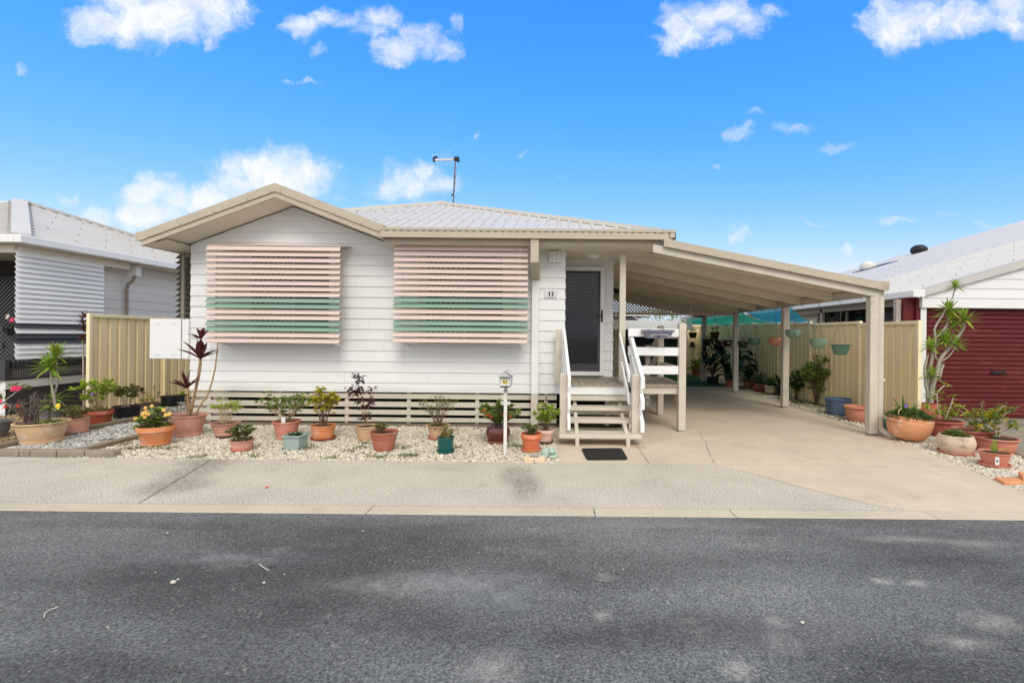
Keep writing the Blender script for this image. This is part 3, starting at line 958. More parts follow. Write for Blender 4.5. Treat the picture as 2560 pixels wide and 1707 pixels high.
def awning(px0, px1, pyt, pyb, label, nslat=17, Y=7.70, cover=True):
    a0, a1 = at(px0, (pyt + pyb) / 2, Y).x, at(px1, (pyt + pyb) / 2, Y).x
    zt, zb = at((px0 + px1) / 2, pyt, Y).z, at((px0 + px1) / 2, pyb, Y).z
    pit = (zt - zb) / nslat
    root = bpy.data.objects.new('window_awning', None)
    COL.objects.link(root)
    wl = Vector(((a0 + a1) / 2, Y, zt))
    root['_w'] = list(wl)
    root.parent = house
    root.location = wl - Vector(house['_w'])
    root.empty_display_size = .1
    root['label'] = label
    for xx in (a0 + .14, a1 - .14):          # hanging side rails carrying the slats, tied back to the wall
        aw = MB()
        aw.box(xx - .012, xx + .012, Y + .045, Y + .065, zb + .01, zt - .01)
        aw.bar((xx, Y + .055, zb + .02), (xx, WY - .012, zb - .05), .02, .03)
        aw.bar((xx, Y + .055, zt - .02), (xx, WY - .012, zt - .0), .02, .03)
        aw.build('bracket', M['white'], root)
    pk, gn = MB(), MB()
    rg = random.Random(int(px0))
    for i in range(nslat):
        z = zt - pit * i
        mb = gn if i in (9, 10, 13, 14) else pk
        j = rg.uniform(-.002, .002)
        sag = rg.uniform(-.003, .003)
        yo, yi = Y + j, Y + .046 + j
        zl, zh = z - pit * .97, z - pit * .13
        t = .006
        prof = [(yo, zl), (yo + t, zl - t * .2), (yi + t, zh - t), (yi, zh), (yo - .004, zl + .006)]
        mb.prism([(a0, y, zz) for y, zz in prof], (a1 - a0, 0, sag))
    pk.build('slats', M['pink'], root, bevel=0)
    o = gn.build('slats', M['sage'], root)
    o['label'] = 'sage green pairs of slats'
    if cover:
        c = MB()
        c.prism([(a0, Y + .03, zt - .005), (a1, Y + .03, zt - .005), (a1 + .03, WY - .015, zt + .045), (a0 - .0, WY - .015, zt + .045)], (0, 0, .008))
        c.build('awning_cover', M['pink'], root)
    return root

window(540, 835, [(0, .3, 'b'), (.3, .68, 's'), (.68, 1, 'd')])
window(1045, 1300, [(0, .06, 'b'), (.06, .46, 's'), (.46, .86, 'd'), (.86, 1, 'b')])
awning(513, 848, 612.5, 857.5, 'slatted awning under the gable')
awning(983, 1319.5, 612, 857.5, 'slatted awning under the eave gutter', cover=False)
sa = MB()
for i in range(16):
    z = 2.90 - i * .0945
    prof = [(XL - .40, z - .075), (XL - .394, z - .077), (XL - .02 - .28, z + .0), (XL - .305, z + .006)]
    sa.prism([(xx, 8.25, zz) for xx, zz in prof][::-1], (0, 1.25, 0))
    # scalloped end clips
    sa.box(XL - .31, XL - .27, 8.27, 8.29, z - .07, z + .02)
sa.box(XL - .275, XL - .25, 8.26, 8.30, 1.4, 2.92)
sa.box(XL - .275, XL - .25, 9.4, 9.44, 1.4, 2.92)
sa.bar((XL - .27, 8.28, 2.85), (XL - .005, 8.28, 2.9), .03, .03)
sa.bar((XL - .27, 8.28, 1.5), (XL - .005, 8.28, 1.45), .03, .03)
s_aw = sa.build('side_awning', M['brownslat'], house)
s_aw['label'] = 'dark brown grey slatted awning on the side wall'

# meter box with its door swung open ----------------------------------------
mb_ = MB()
mb_.box(-6.385, XL - .002, 8.055, 8.55, 1.075, 1.755)
mbx = mb_.build('meter_box', M['white'], house, bevel=.006)
dm = MB()
X0, X1 = at(374.5, 840, 8.05).x, at(452.5, 840, 8.05).x
dm.box(X0, X1, 8.045, 8.065, 1.080, 1.757)
for cx in (X0 + .135, X1 - .115):
    for zz in (1.70, 1.17):
        for i in range(3):
            dm.bar((cx - .05, 8.043, zz - i * .022), (cx + .05, 8.043, zz - i * .022), .008, .010)
dm.build('meter_box_door', M['white'], mbx, bevel=.004)

# door -----------------------------------------------------------------------
df = MB()
ZF, ZD = .775, 2.865
df.box(.845, .925, DY - .06, DY + .0, ZF, ZD)
df.box(.0 + .03, .11, DY - .06, DY + .0, ZF, ZD)
df.box(.11, .845, DY - .06, DY + .0, ZD - .085, ZD)
df.box(.11, .845, DY - .06, DY + .0, ZF, ZF + .075)
door = df.build('door', M['white'], house, bevel=.004)
ds = MB()
for a, b, c, d in ((.11, .165, .85, 2.78), (.79, .845, .85, 2.78), (.165, .79, 2.73, 2.78), (.165, .79, .85, 1.0)):
    ds.box(a, b, DY - .045, DY - .015, c, d)
ds.build('screen_frame', M['charcoal'], door)
MB().box(.165, .79, DY - .03, DY - .02, 1.0, 2.73).build('pane', M['glass'], door)
bl = MB()
z = 1.012
while z < 2.72:
    bl.box(.175, .78, DY - .0335, DY - .0305, z, z + .010)
    z += .0265
bl.build('blind', mat('dark_grey_blind', (.028, .029, .032), .6, .1, 4), door)
hd = MB()
hd.box(.857, .892, DY - .072, DY - .061, 1.80, 2.03)
hd.bar((.88, DY - .095, 1.925), (.775, DY - .095, 1.925), .022, .018)
hd.bar((.875, DY - .066, 1.925), (.875, DY - .10, 1.925), .02, .02)
hd.build('handle', M['black'], door)
MB().box(.09, .82, DY - .36, DY - .08, .764, .776).build('doormat', M['greymat'])
tag(bpy.data.objects['doormat'], 'thin grey mat on the deck boards in front of the screen door', 'doormat')

# porch light, ceiling light, number plate -------------------------------------
p0, p1 = at(1374, 629, WY - .1), at(1397, 655, WY - .1)
lw = MB()
x0, x1, z1, z0 = p0.x, p1.x, p0.z, p1.z
for a, b, c, d in ((x0, x1, z1 - .018, z1), (x0, x1, z0, z0 + .018), (x0, x0 + .018, z0 + .018, z1 - .018), (x1 - .018, x1, z0 + .018, z1 - .018),
                   ((x0 + x1) / 2 - .007, (x0 + x1) / 2 + .007, z0 + .018, z1 - .018)):
    lw.box(a, b, WY - .125, WY - .02, c, d)
lan = lw.build('wall_lantern', M['white'], house)
MB().box(x0 + .02, x1 - .02, WY - .11, WY - .02, z0 + .02, z1 - .02).build('lamp_glass', mat('frosted_glass', (.55, .52, .45), .3, .1, 20), lan)
c = at(1484, 645, 8.55)
ol = MB().lathe([(0, 0), (.08, .004), (.125, .03), (.135, .055)], (c.x, 8.55, 2.925), 28)
cl = ol.build('ceiling_light', mat('opal_diffuser', (.8, .79, .75), .3, 0), house, smooth=40)
MB().lathe([(.14, .0), (.148, .006), (.148, .014), (.136, .014)], (c.x, 8.55, 2.978), 28).build('light_rim', M['white'], cl, smooth=40)
p0, p1 = at(1362, 727, WY - .03), at(1392.5, 744, WY - .03)
pl = MB().box(p0.x, p1.x, WY - .035, WY - .02, p1.z, p0.z).build('number_plate', mat('pale_grey_plate', (.62, .62, .63), .35, .03), house)

def digit(ch, x, y, z, h, name, m, par, t=None):
    """bold condensed numerals built as flat solids"""
    t = t or h * .27
    b = MB()
    if ch == '1':
        b.prism([(x + h * .12, y, z), (x + h * .12 + t, y, z), (x + h * .12 + t, y, z + h), (x + h * .12 + t * .35, y, z + h),
                 (x - h * .06, y, z + h * .82), (x - h * .06, y, z + h * .66), (x + h * .12, y, z + h * .74)], (0, .003, 0))
    else:
        b.prism([(x, y, z + h), (x, y, z + h - t * .7), (x + h * .32, y, z + h - t * .7), (x + h * .32 + t * .5, y, z + h - t * .7), (x + h * .32 + t * .5, y, z + h)][::-1], (0, .003, 0))
        b.prism([(x + h * .32 - t * .45, y - .0004, z + h - t * .7), (x + h * .04, y - .0004, z), (x + h * .04 + t * .95, y - .0004, z), (x + h * .32 + t * .5, y - .0004, z + h - t * .7)][::-1], (0, .003, 0))
    return b.build(name, m, par)
zc = (p0.z + p1.z) / 2 - .039
digit('1', p0.x + .062, WY - .0385, zc, .078, 'numeral', M['black'], pl)
digit('7', p0.x + .115, WY - .0385, zc, .078, 'numeral', M['black'], pl)

# ================================================= ENTRY DECK AND STEPS
DZ = .755
deck = thing('entry_deck', 'timber entry deck with white rails and open treads before the screen door', 'deck', (1.1, 7.7, 0))
db = MB()
rg = random.Random(8)
x = .16
while x < 2.10:
    wd = .116
    db.box(x, min(x + wd - .006, 2.10), 7.66 + rg.uniform(-.004, .004), (DY - .005) if x < XR else 9.3, DZ - .03, DZ + rg.uniform(-.001, .001))
    x += wd
db.build('deck_boards', M['deck'], deck)
jo = MB()
jo.box(1.32, 2.08, 7.70, 7.745, .60, .722)
jo.box(.155, 1.10, 7.755, 7.79, .58, .722)
jo.box(1.35, 2.05, 9.2, 9.245, .60, .722)
jo.box(1.98, 2.02, 7.75, 9.2, .60, .722)
jo.box(1.34, 1.42, 7.68, 7.70, .45, .60)
jo.bar((2.03, 7.62, .52), (2.03, 7.95, .52), .07, .10)
jo.build('joist', M['taupe_wood'], deck)
fa = MB()
fa.prism([(.17, 7.69, .578), (1.14, 7.69, .578), (1.14, 7.69, .722), (.17, 7.69, .722)], (0, .03, 0))
fa.build('fascia_board', M['white'], deck)

def post(mb, x, y, z0, z1, w=.1):
    h = w / 2
    c = .018
    mb.box(x - h, x + h, y - h, y + h, z0, z1 - c)
    q = [(x - h, y - h, z1 - c), (x + h, y - h, z1 - c), (x + h, y + h, z1 - c), (x - h, y + h, z1 - c),
         (x - h + c, y - h + c, z1), (x + h - c, y - h + c, z1), (x + h - c, y + h - c, z1), (x - h + c, y + h - c, z1)]
    mb.add(q, [[4, 5, 6, 7], [0, 1, 5, 4], [1, 2, 6, 5], [2, 3, 7, 6], [3, 0, 4, 7]])
def shoe(mb, x, y, z, w=.1):
    mb.box(x - w * .4, x + w * .4, y - w * .4, y + w * .4, z - .02, z)
for (x, y, z0, z1, wd) in ((2.05, 7.68, .02, 1.76, .115), (2.05, 9.25, .02, 1.75, .11), (2.04, 10.5, .02, 1.34, .10),
                           (.115, 6.83, .15, .99, .105), (1.155, 6.83, .15, .985, .105), (.045, 7.93, .76, 1.645, .10)):
    m_ = MB()
    post(m_, x, y, z0, z1, wd)
    po = m_.build('post', M['taupe_wood'], deck, bevel=.004)
    if z0 < .5:
        s_ = MB()
        shoe(s_, x, y, z0, wd)
        s_.build('post_shoe', M['steel'], po)
m_ = MB()
post(m_, 1.12, 8.0, DZ + .02, 2.93, .10)
po = m_.build('post', M['taupe_wood'], deck, bevel=.004)
s_ = MB()
shoe(s_, 1.12, 8.0, DZ + .02)
s_.build('post_shoe', M['steel'], po)
def rail(p0, p1, w, h, name='rail', m=None, plumb=True):
    b = MB()
    (b.vbar if plumb else b.bar)(p0, p1, w, h)
    return b.build(name, m or M['white'], deck, bevel=.004)
for za, zb in ((1.53, 1.66), (1.225, 1.36), (.925, 1.06)):
    rail((1.172, 7.66, (za + zb) / 2), (1.99, 7.66, (za + zb) / 2), .04, zb - za)
for za, zb in ((1.50, 1.64), (1.20, 1.34), (.9, 1.04)):
    rail((2.05, 7.74, (za + zb) / 2), (2.05, 9.19, (za + zb) / 2), .045, zb - za, m=M['taupe_wood'])
for z in (1.55, 1.22):
    rail((2.03, 9.2, z), (2.03, 10.55, z - .48), .045, .14, m=M['taupe_wood'])
# rails of the front flight
SLp = (1.645 - .965) / (7.95 - 6.70)
for dz in (0, .3, .62):
    rail((1.235, 6.66, .87 - dz), (1.235, 7.92, 1.585 - dz * .93), .055, .15)
rail((1.075, 6.90, .925), (1.075, 7.93, 1.52), .032, .13)
rail((1.075, 6.90, .60), (1.075, 7.70, 1.06), .032, .13)
for dz in (0, .3, .60):
    rail((.195, 6.66, .875 - dz), (.135, 7.90, 1.57 - dz * .93), .045, .15)
# treads and strings
for (y0, y1, zt, x0, x1) in ((7.44, 7.70, .565, .20, 1.23), (7.20, 7.46, .445, .20, 1.20), (6.95, 7.21, .30, .20, 1.18), (6.58, 6.93, .152, .055, 1.215)):
    MB().box(x0, x1, y0, y1, zt - .052, zt).build('tread', M['taupe_wood'], deck, bevel=.006)
for x in (.31, 1.02):
    MB().vbar((x, 6.56, .045), (x, 7.68, .50), .05, .10).build('stringer', M['taupe_wood'], deck)
ww = MB()
for z0, z1 in ((.30, .42), (.15, .27)):
    ww.box(.16, 1.3, 8.02, 8.05, z0 - .1, z1 - .1)
ww.box(.85, .92, 8.06, 8.12, 0.01, .55)
ww.box(1.22, 1.30, 7.80, 7.88, 0.01, .60)
ww.build('under_slats', M['taupe_wood'], deck)
# rear steps down into the carport
for i in range(3):
    MB().box(1.2, 2.0, 9.32 + i * .27, 9.58 + i * .27, .52 - i * .18, .56 - i * .18).build('tread', M['taupe_wood'], deck)

o = MB()
bp = [gr(1453, 1123), gr(1554, 1122.5), gr(1570, 1150), gr(1467, 1151)]
def rounded(pts, r=.06):
    out = []
    n = len(pts)
    for i in range(n):
        p, a, b = pts[i], pts[i - 1], pts[(i + 1) % n]
        u, v = (a - p).normalized() * r, (b - p).normalized() * r
        for t in (0, .25, .5, .75, 1):
            out.append(p + u * (1 - t) ** 2 + v * t ** 2)
    return out
o.prism([(q.x, q.y, .006) for q in rounded([Vector((p.x, p.y, 0)) for p in bp][::-1])], (0, 0, .012))
ob = o.build('doormat', M['rubber'])
tag(ob, 'black rubber doormat with rounded corners on the concrete below the steps', 'doormat')

# trough planter hung on the top rail
tp0, tp1 = at(1605, 824, 7.55), at(1683, 846, 7.55)
tr = thing('rail_planter', 'empty grey trough planter hooked over the top white deck rail', 'planter', ((tp0.x + tp1.x) / 2, 7.56, tp1.z))
t_ = MB()
xa, xb, zt, zb = tp0.x, tp1.x, tp0.z, tp1.z
def trough(mb, xa, xb, zb, zt, y0, y1, ins=.055):
    A = [(xa, y0, zt), (xb, y0, zt), (xb, y1, zt), (xa, y1, zt)]
    B = [(xa + ins, y0 + .02, zb), (xb - ins, y0 + .02, zb), (xb - ins, y1 - .01, zb), (xa + ins, y1 - .01, zb)]
    C = [(xa + .02, y0 + .02, zt), (xb - .02, y0 + .02, zt), (xb - .02, y1 - .02, zt), (xa + .02, y1 - .02, zt)]
    D = [(p[0], p[1], zb + .03) for p in [(xa + ins + .02, y0 + .04), (xb - ins - .02, y0 + .04), (xb - ins - .02, y1 - .03), (xa + ins + .02, y1 - .03)]]
    fs = [[7, 6, 5, 4]]
    for i in range(4):
        j = (i + 1) % 4
        fs += [[i, i + 4, j + 4, j], [i, j, j + 8, i + 8], [i + 8, j + 8, j + 12, i + 12]]
    fs.append([12, 13, 14, 15])
    mb.add(A + B + C + D, fs)
trough(t_, xa + .015, xb - .015, zb, zt - .02, 7.46, 7.63)
t_.box(xa, xb, 7.445, 7.46, zt - .035, zt)
t_.box(xa, xb, 7.625, 7.638, zt - .035, zt)
t_.box(xa, xa + .014, 7.46, 7.625, zt - .035, zt)
t_.box(xb - .014, xb, 7.46, 7.625, zt - .035, zt)
t_.build('trough', M['p_lav'], tr)
e_ = MB()
yy = 7.462
zt2, zb2 = zb + .062, zb + .012
pts = [(xa + .12, zb2 + .012), (xa + .145, zb2 + .028), (xa + .145, zt2 - .006), (xa + .16, zt2), (xb - .13, zt2), (xb - .12, zt2 - .012), (xb - .10, zb2 + .026), (xb - .085, zb2 + .02), (xb - .085, zb2 - .004)]
for p, q in zip(pts, pts[1:]):
    e_.bar((p[0], yy, p[1]), (q[0], yy, q[1]), .006, .006)
e_.build('saucer_rim', M['white'], tr)
MB().lathe([(0.001, 0), (.022, .0), (.022, .012), (.001, .012)], ((xa + xb) / 2, 7.462, zb + .018), 12).build('drain_cap', M['black'], tr)
MB().box(xa + .09, xa + .11, 7.46, 7.70, zt, zt + .008).box(xb - .17, xb - .15, 7.46, 7.70, zt, zt + .008).build('hook', M['wire'], tr)
# =================================================================== CARPORT
cp = thing('carport', 'open lean-to carport with taupe posts and sloping raftered roof', 'carport', (5.03, 7.5, 0))
zb = lambda X: 2.862 - .19 * (X - 1.52)
CYF, CYB = 7.42, 17.4
for (ya, yb_, mm, nm) in ((CYF, 13.24, M['carport_paint'], 'roof_sheet'), (13.245, CYB, M['shaded_roof'], 'roof_sheet')):
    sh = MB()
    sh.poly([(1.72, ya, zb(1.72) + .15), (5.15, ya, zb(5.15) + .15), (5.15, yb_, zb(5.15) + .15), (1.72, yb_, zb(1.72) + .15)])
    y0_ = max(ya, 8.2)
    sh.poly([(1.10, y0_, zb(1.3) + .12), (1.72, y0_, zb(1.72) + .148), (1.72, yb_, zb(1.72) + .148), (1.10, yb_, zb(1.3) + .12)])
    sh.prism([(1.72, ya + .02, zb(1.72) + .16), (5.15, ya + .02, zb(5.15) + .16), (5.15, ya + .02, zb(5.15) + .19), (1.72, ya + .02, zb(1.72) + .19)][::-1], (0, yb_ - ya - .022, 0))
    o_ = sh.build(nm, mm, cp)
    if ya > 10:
        o_['label'] = 'roof sheet of the rear bay in a shade darkened brown'
def sloped(mb, x0, x1, lo, hi, y0, y1):
    mb.prism([(x0, y0, zb(x0) + lo), (x1, y0, zb(x1) + lo), (x1, y0, zb(x1) + hi), (x0, y0, zb(x0) + hi)], (0, y1 - y0, 0))
m_ = MB()
sloped(m_, 1.52, 5.105, 0, .128, 7.45, 7.50)
m_.build('front_beam', M['taupe_wood'], cp, bevel=.004)
m_ = MB()
sloped(m_, 1.68, 5.20, .118, .228, CYF - .03, CYF - .005)
m_.prism([(1.68, CYF - .03, zb(1.68) + .229), (5.20, CYF - .03, zb(5.20) + .229), (5.20, CYF + .12, zb(5.2) + .229), (1.68, CYF + .12, zb(1.68) + .229)], (0, 0, .008))
m_.cur = 1
for X in (1.9, 2.75, 3.65, 4.5, 5.02):
    m_.box(X - .006, X + .006, CYF - .034, CYF - .03, zb(X) + .125, zb(X) + .137)
m_.build('barge_cap', [M['taupe'], M['screw']], cp)
y = 8.55
while y < 17.3:
    m_ = MB()
    sloped(m_, 1.10, 5.0, 0.0, .146, y, y + .045)
    m_.build('rafter', M['carport_paint'] if y < 13.2 else M['shaded_roof'], cp)
    y += 1.10
m_ = MB()
m_.box(5.005, 5.06, 7.52, 19.2, 2.205, 2.33)
m_.build('side_beam', M['taupe_wood'], cp)
m_ = MB()
m_.box(5.10, 5.22, CYF - .03, CYB, 2.305, 2.44)
m_.build('gutter', M['taupe'], cp, bevel=.006)
for i, Y in enumerate((7.50, 10.35, 13.2, 16.05, 18.9)):
    po = MB().box(5.03 - .066, 5.03 + .066, Y - .05, Y + .07, .03, 2.205 if i else zb(5.03) + .0).build('post', M['taupe_wood'], cp, bevel=.005)
    MB().box(5.03 - .05, 5.03 + .05, Y - .035, Y + .055, .0, .03).build('post_shoe', M['steel'], po)
m_ = MB()
m_.box(5.108, 5.195, 7.47, 7.54, .30, 2.306)
dpo = m_.build('downpipe', M['taupe_wood'], cp, bevel=.006)
m_ = MB()
m_.tube([(5.155, 7.50, .34), (5.155, 7.50, .14), (5.175, 7.47, .08), (5.23, 7.40, .03), (5.30, 7.34, .01)], .05, 14)
m_.lathe([(.058, 0), (.058, .05)], (5.155, 7.50, .29), 14)
m_.lathe([(.057, 0), (.057, .04)], (5.155, 7.50, .13), 14)
m_.build('pipe_elbow', mat('grey_pvc', srgb(196, 186, 172), .5, .08, 5), dpo, smooth=40)
MB().box(5.095, 5.21, 7.462, 7.468, .86, .905).build('pipe_strap', M['taupe_wood'], dpo)
hk = MB()
for i in range(16):
    Y = 7.75 + i * .62
    hk.tube([(5.0, Y, 2.24), (4.992, Y, 2.195), (5.005, Y, 2.175), (5.03, Y, 2.185)], .004, 4)
hk.build('hooks', M['wire'], cp)
# lattice screen at the back bay
la = MB()
LY = 13.2
def lat_region(polyp, pit=.094, wdt=.034):
    cx = [p[0] for p in polyp]
    cz = [p[1] for p in polyp]
    edges = []
    n = len(polyp)
    for i in range(n):
        (x0, z0), (x1, z1) = polyp[i], polyp[(i + 1) % n]
        edges.append((z1 - z0, -(x1 - x0), (z1 - z0) * x0 - (x1 - x0) * z0))
    for sgn, yy in ((1, LY), (-1, LY + .012)):
        span = (max(cx) - min(cx)) + (max(cz) - min(cz))
        k = -int(span / pit) - 1
        while k * pit < span:
            c = min(cx) + k * pit
            q0 = (c, min(cz)) if sgn > 0 else (c, max(cz))
            hgt = max(cz) - min(cz)
            q1 = (q0[0] + hgt, q0[1] + sgn * hgt)
            t0, t1 = 0., 1.
            for (a, b, d) in edges:
                d0 = a * q0[0] + b * q0[1] - d
                d1 = a * q1[0] + b * q1[1] - d
                if d0 > 0 and d1 > 0:
                    t1 = -1
                elif d0 > 0:
                    t0 = max(t0, d0 / (d0 - d1))
                elif d1 > 0:
                    t1 = min(t1, d0 / (d0 - d1))
            if t1 - t0 > .01:
                f = lambda t: Vector((q0[0] + (q1[0] - q0[0]) * t, yy, q0[1] + (q1[1] - q0[1]) * t))
                la.bar(f(t0), f(t1), .010, wdt, up=(1, 0, -sgn))
            k += 1
lat_region([(1.82, 2.19), (4.9, 2.19), (4.9, zb(4.9) + .02), (1.82, zb(1.82) + .02)])
lat_region([(1.12, .2), (1.80, .2), (1.80, 2.72), (1.12, 2.72)])
lt = la.build('lattice', M['lattice'], cp)
m_ = MB()
m_.box(1.10, 4.96, LY - .02, LY + .03, 2.13, 2.19)
m_.box(3.74, 3.80, LY - .02, LY + .03, 2.19, zb(3.8))
m_.box(1.79, 1.84, LY - .02, LY + .03, .1, 2.13)
sloped(m_, 1.84, 4.95, -.02, .02, LY - .02, LY + .03)
m_.build('lattice_frame', M['lattice'], lt)
ca = MB()
pts = [(4.96 - i * .001, 7.46, 1.98 - i * .05) for i in range(4)]
ca.tube([(5.0, 7.42, 2.12), (4.9, 7.35, 2.1), (4.78, 7.32, 2.11)], .004, 5)
ca.build('washing_line_hook', M['wire'], cp)

# ==================================================================== FENCES
def steel_fence(name, label, Xf, ys, tops, side, y_first_post=True, bases=None):
    """cream profiled steel panels running away from the street at x = Xf"""
    f = thing(name, label, 'fence', (Xf, ys[0], 0))
    for i, (y0, y1) in enumerate(zip(ys, ys[1:])):
        zt = tops[i]
        pm_ = MB()
        n = 0
        y = y0 + .03
        pit = .196
        prof = []
        while y < y1 - .03:
            for dy, d in ((0, 0), (.118, 0), (.132, .030), (.168, .030), (.182, 0)):
                if y + dy < y1 - .02:
                    prof.append((y + dy, d))
            for r_ in (.03, .06, .09):
                pass
            y += pit
        prof.append((y1 - .03, 0))
        for (ya, da), (yb, db_) in zip(prof, prof[1:]):
            pm_.poly([(Xf - side * da, ya, .04), (Xf - side * db_, yb, .04), (Xf - side * db_, yb, zt - .02), (Xf - side * da, ya, zt - .02)])
        pm_.build('fence_panel', M['cream_fence'], f)
        r = MB()
        r.box(Xf - .028, Xf + .028, y0 + .03, y1 - .03, zt - .06, zt)
        r.build('rail', M['cream_trim'], f, bevel=.004)
        MB().box(Xf - .028, Xf + .028, y0 + .03, y1 - .03, .02, .08).build('rail', M['cream_trim'], f, bevel=.004)
    for i, y in enumerate(ys):
        zt = tops[min(i, len(tops) - 1)]
        MB().box(Xf - .032, Xf + .032, y - .03, y + .03, 0, zt + .004).build('post', M['cream_trim'], f, bevel=.004)
    return f
steel_fence('metal_fence', 'cream steel fence between the house and the neighbouring white house at left', -8.5, [8.60, 10.25, 12.65, 15], [1.85, 1.85, 1.85], 1)
steel_fence('metal_fence', 'cream steel fence along the carport, hung with flower pots and shade cloth', 6.12,
            [7.96, 9.50, 11.35, 13.0, 14.6, 16.4, 18.2, 20.0], [1.845, 1.88, 1.93, 1.96, 2.0, 2.03, 2.05], -1)

bf = thing('metal_fence', 'short cream steel fence panel closing the gap beside the dark shed at the back', 'fence', (5.75, 19.9, 0))
m_ = MB()
x = 5.40
while x < 6.08:
    for (da, d0), (db_, d1) in zip(((0, 0), (.10, 0), (.115, .03), (.15, .03)), ((.10, 0), (.115, .03), (.15, .03), (.165, 0))):
        m_.poly([(x + da, 19.9 - d0, 0), (x + db_, 19.9 - d1, 0), (x + db_, 19.9 - d1, 1.98), (x + da, 19.9 - d0, 1.98)])
    x += .17
m_.build('fence_panel', M['cream_fence'], bf)
MB().box(5.38, 6.08, 19.86, 19.92, 1.98, 2.03).build('rail', M['cream_trim'], bf)
# shade cloth slung from carport beam to fence top ------------------------------
def cloth(name, label, y0, y1, mm, seed, q_shift=0, front=False):
    rg = random.Random(seed)
    m_ = MB()
    nu, nv = 44, 9
    for i in range(nu + 1):
        u = i / nu
        Y = y0 + (y1 - y0) * u
        for j in range(nv + 1):
            v = j / nv
            Yq = Y + q_shift * (1 - u)
            X = 5.06 + (6.07 - 5.06) * v
            top = 2.30 + .012 * math.sin(u * 40)
            bot = 1.93 + .012 * (Y - 10) * .9 + .045 * abs(math.sin((u * (y1 - y0) / .85) * math.pi)) - .05
            z = top + (bot - top) * v - .10 * math.sin(math.pi * v) * (.6 + .4 * math.sin(u * 23 + seed))
            z += .025 * math.sin(u * 31 + v * 5 + seed) * math.sin(math.pi * v)
            m_.v.append((X, Y + (Yq - Y) * v, z))
    for i in range(nu):
        for j in range(nv):
            a = i * (nv + 1) + j
            m_.f.append([a, a + 1, a + nv + 2, a + nv + 1])
            m_.m.append(0)
    root = m_.build(name, mm, smooth=60)
    tag(root, label, 'shade cloth')
    return root
cloth('shade_cloth', 'turquoise blue mesh shade cloth tied to the front part of the fence top', 10.35, 13.1, M['blue_shade'], 1, q_shift=.75)
cloth('shade_cloth', 'green mesh shade cloth at the far end between carport beam and fence', 13.12, 19.3, M['teal_shade'], 2)

# ============================================================ NEIGHBOUR, RIGHT
gh = thing('neighbour_garage', 'white boarded house with a maroon roller door and pale corrugated roof', 'house', (9, 9.0, 0))
GX, GY = 6.95, 9.0
rb = lambda X: 2.346 + .294 * (X - GX)
w = MB()
boards(w, (0, GY, 0), (1, 0, 0), (0, -1, 0), 6.97, 17, 2.135, 6, pitch=.185, zref=2.135, planes=[(-.294, 1, 2.346 - .294 * GX)], lip=.012)
w.box(6.97, 17, GY + .002, GY + .06, 2.13, 2.14)
boards(w, (7.3, 0, 0), (0, 1, 0), (-1, 0, 0), 13.2, 28.6, .2, 2.42, pitch=.185, zref=2.135, lip=.012)
w.box(6.975, 7.085, GY + .03, GY + .1, 0, 2.13)
w.build('wall', M['white_board'], gh)
m_ = MB()
m_.box(6.70, 6.90, GY + .10, GY + .16, 0, 2.32)
m_.box(6.90, 6.972, GY + .04, GY + .16, 0, 2.32)
m_.build('corner_post', M['maroon'], gh)
m_ = MB()
m_.box(6.6, 6.69, GY + .16, GY + .24, 0, 2.30)
for Y in (12.4, 14.9):
    m_.box(6.98, 7.06, Y, Y + .09, 0, 2.3)
m_.box(6.98, 7.05, 9.2, 16.5, 2.20, 2.38)
m_.build('verandah_frame', mat('grey_trim', srgb(170, 162, 150), .5), gh)
# corrugated roof
rs_ = MB()
y = GY - .05
A, B = 6.86, 33.0
zr = lambda X: 2.455 + .294 * (X - 6.86)
vs = []
i = 0
while y < 28.8:
    dz = .009 * (1, .0, -1, .0)[i % 4]
    vs.append((y, dz))
    y += .024 if y < 14 else .05
    i += 1
for (ya, da), (yb, db_) in zip(vs, vs[1:]):
    rs_.poly([(A, ya, zr(A) + da), (B, ya, zr(B) + da), (B, yb, zr(B) + db_), (A, yb, zr(A) + db_)])
rs_.cur = 1
for X in (7.3, 8.2, 9.1, 10.0, 10.9, 11.8, 12.8, 13.8):
    y = 9.3 + (X % .6)
    while y < 28:
        rs_.box(X - .008, X + .008, y - .008, y + .008, zr(X), zr(X) + .018)
        y += .62
rr_ = rs_.build('roof', [M['roof'], M['screw']], gh, smooth=50)
m_ = MB()
m_.prism([(GX - .04, GY - .075, rb(GX - .04)), (17.5, GY - .075, rb(17.5)), (17.5, GY - .075, rb(17.5) + .135), (GX - .04, GY - .075, rb(GX - .04) + .135)], (0, .05, 0))
m_.prism([(GX - .04, GY - .075, rb(GX - .04) + .136), (17.5, GY - .075, rb(17.5) + .136), (17.5, GY + .12, rb(17.5) + .136), (GX - .04, GY + .12, rb(GX - .04) + .136)], (0, 0, .006))
m_.build('barge_cap', M['roof'], gh)
m_ = MB()
m_.box(6.74, 6.86, GY - .08, 28.8, 2.33, 2.455)
m_.box(6.735, 6.96, GY - .095, GY - .08, 2.325, 2.47)
m_.box(6.95, 6.99, GY - .04, GY + .04, 2.13, 2.34)
m_.build('gutter', M['white'], gh, bevel=.006)
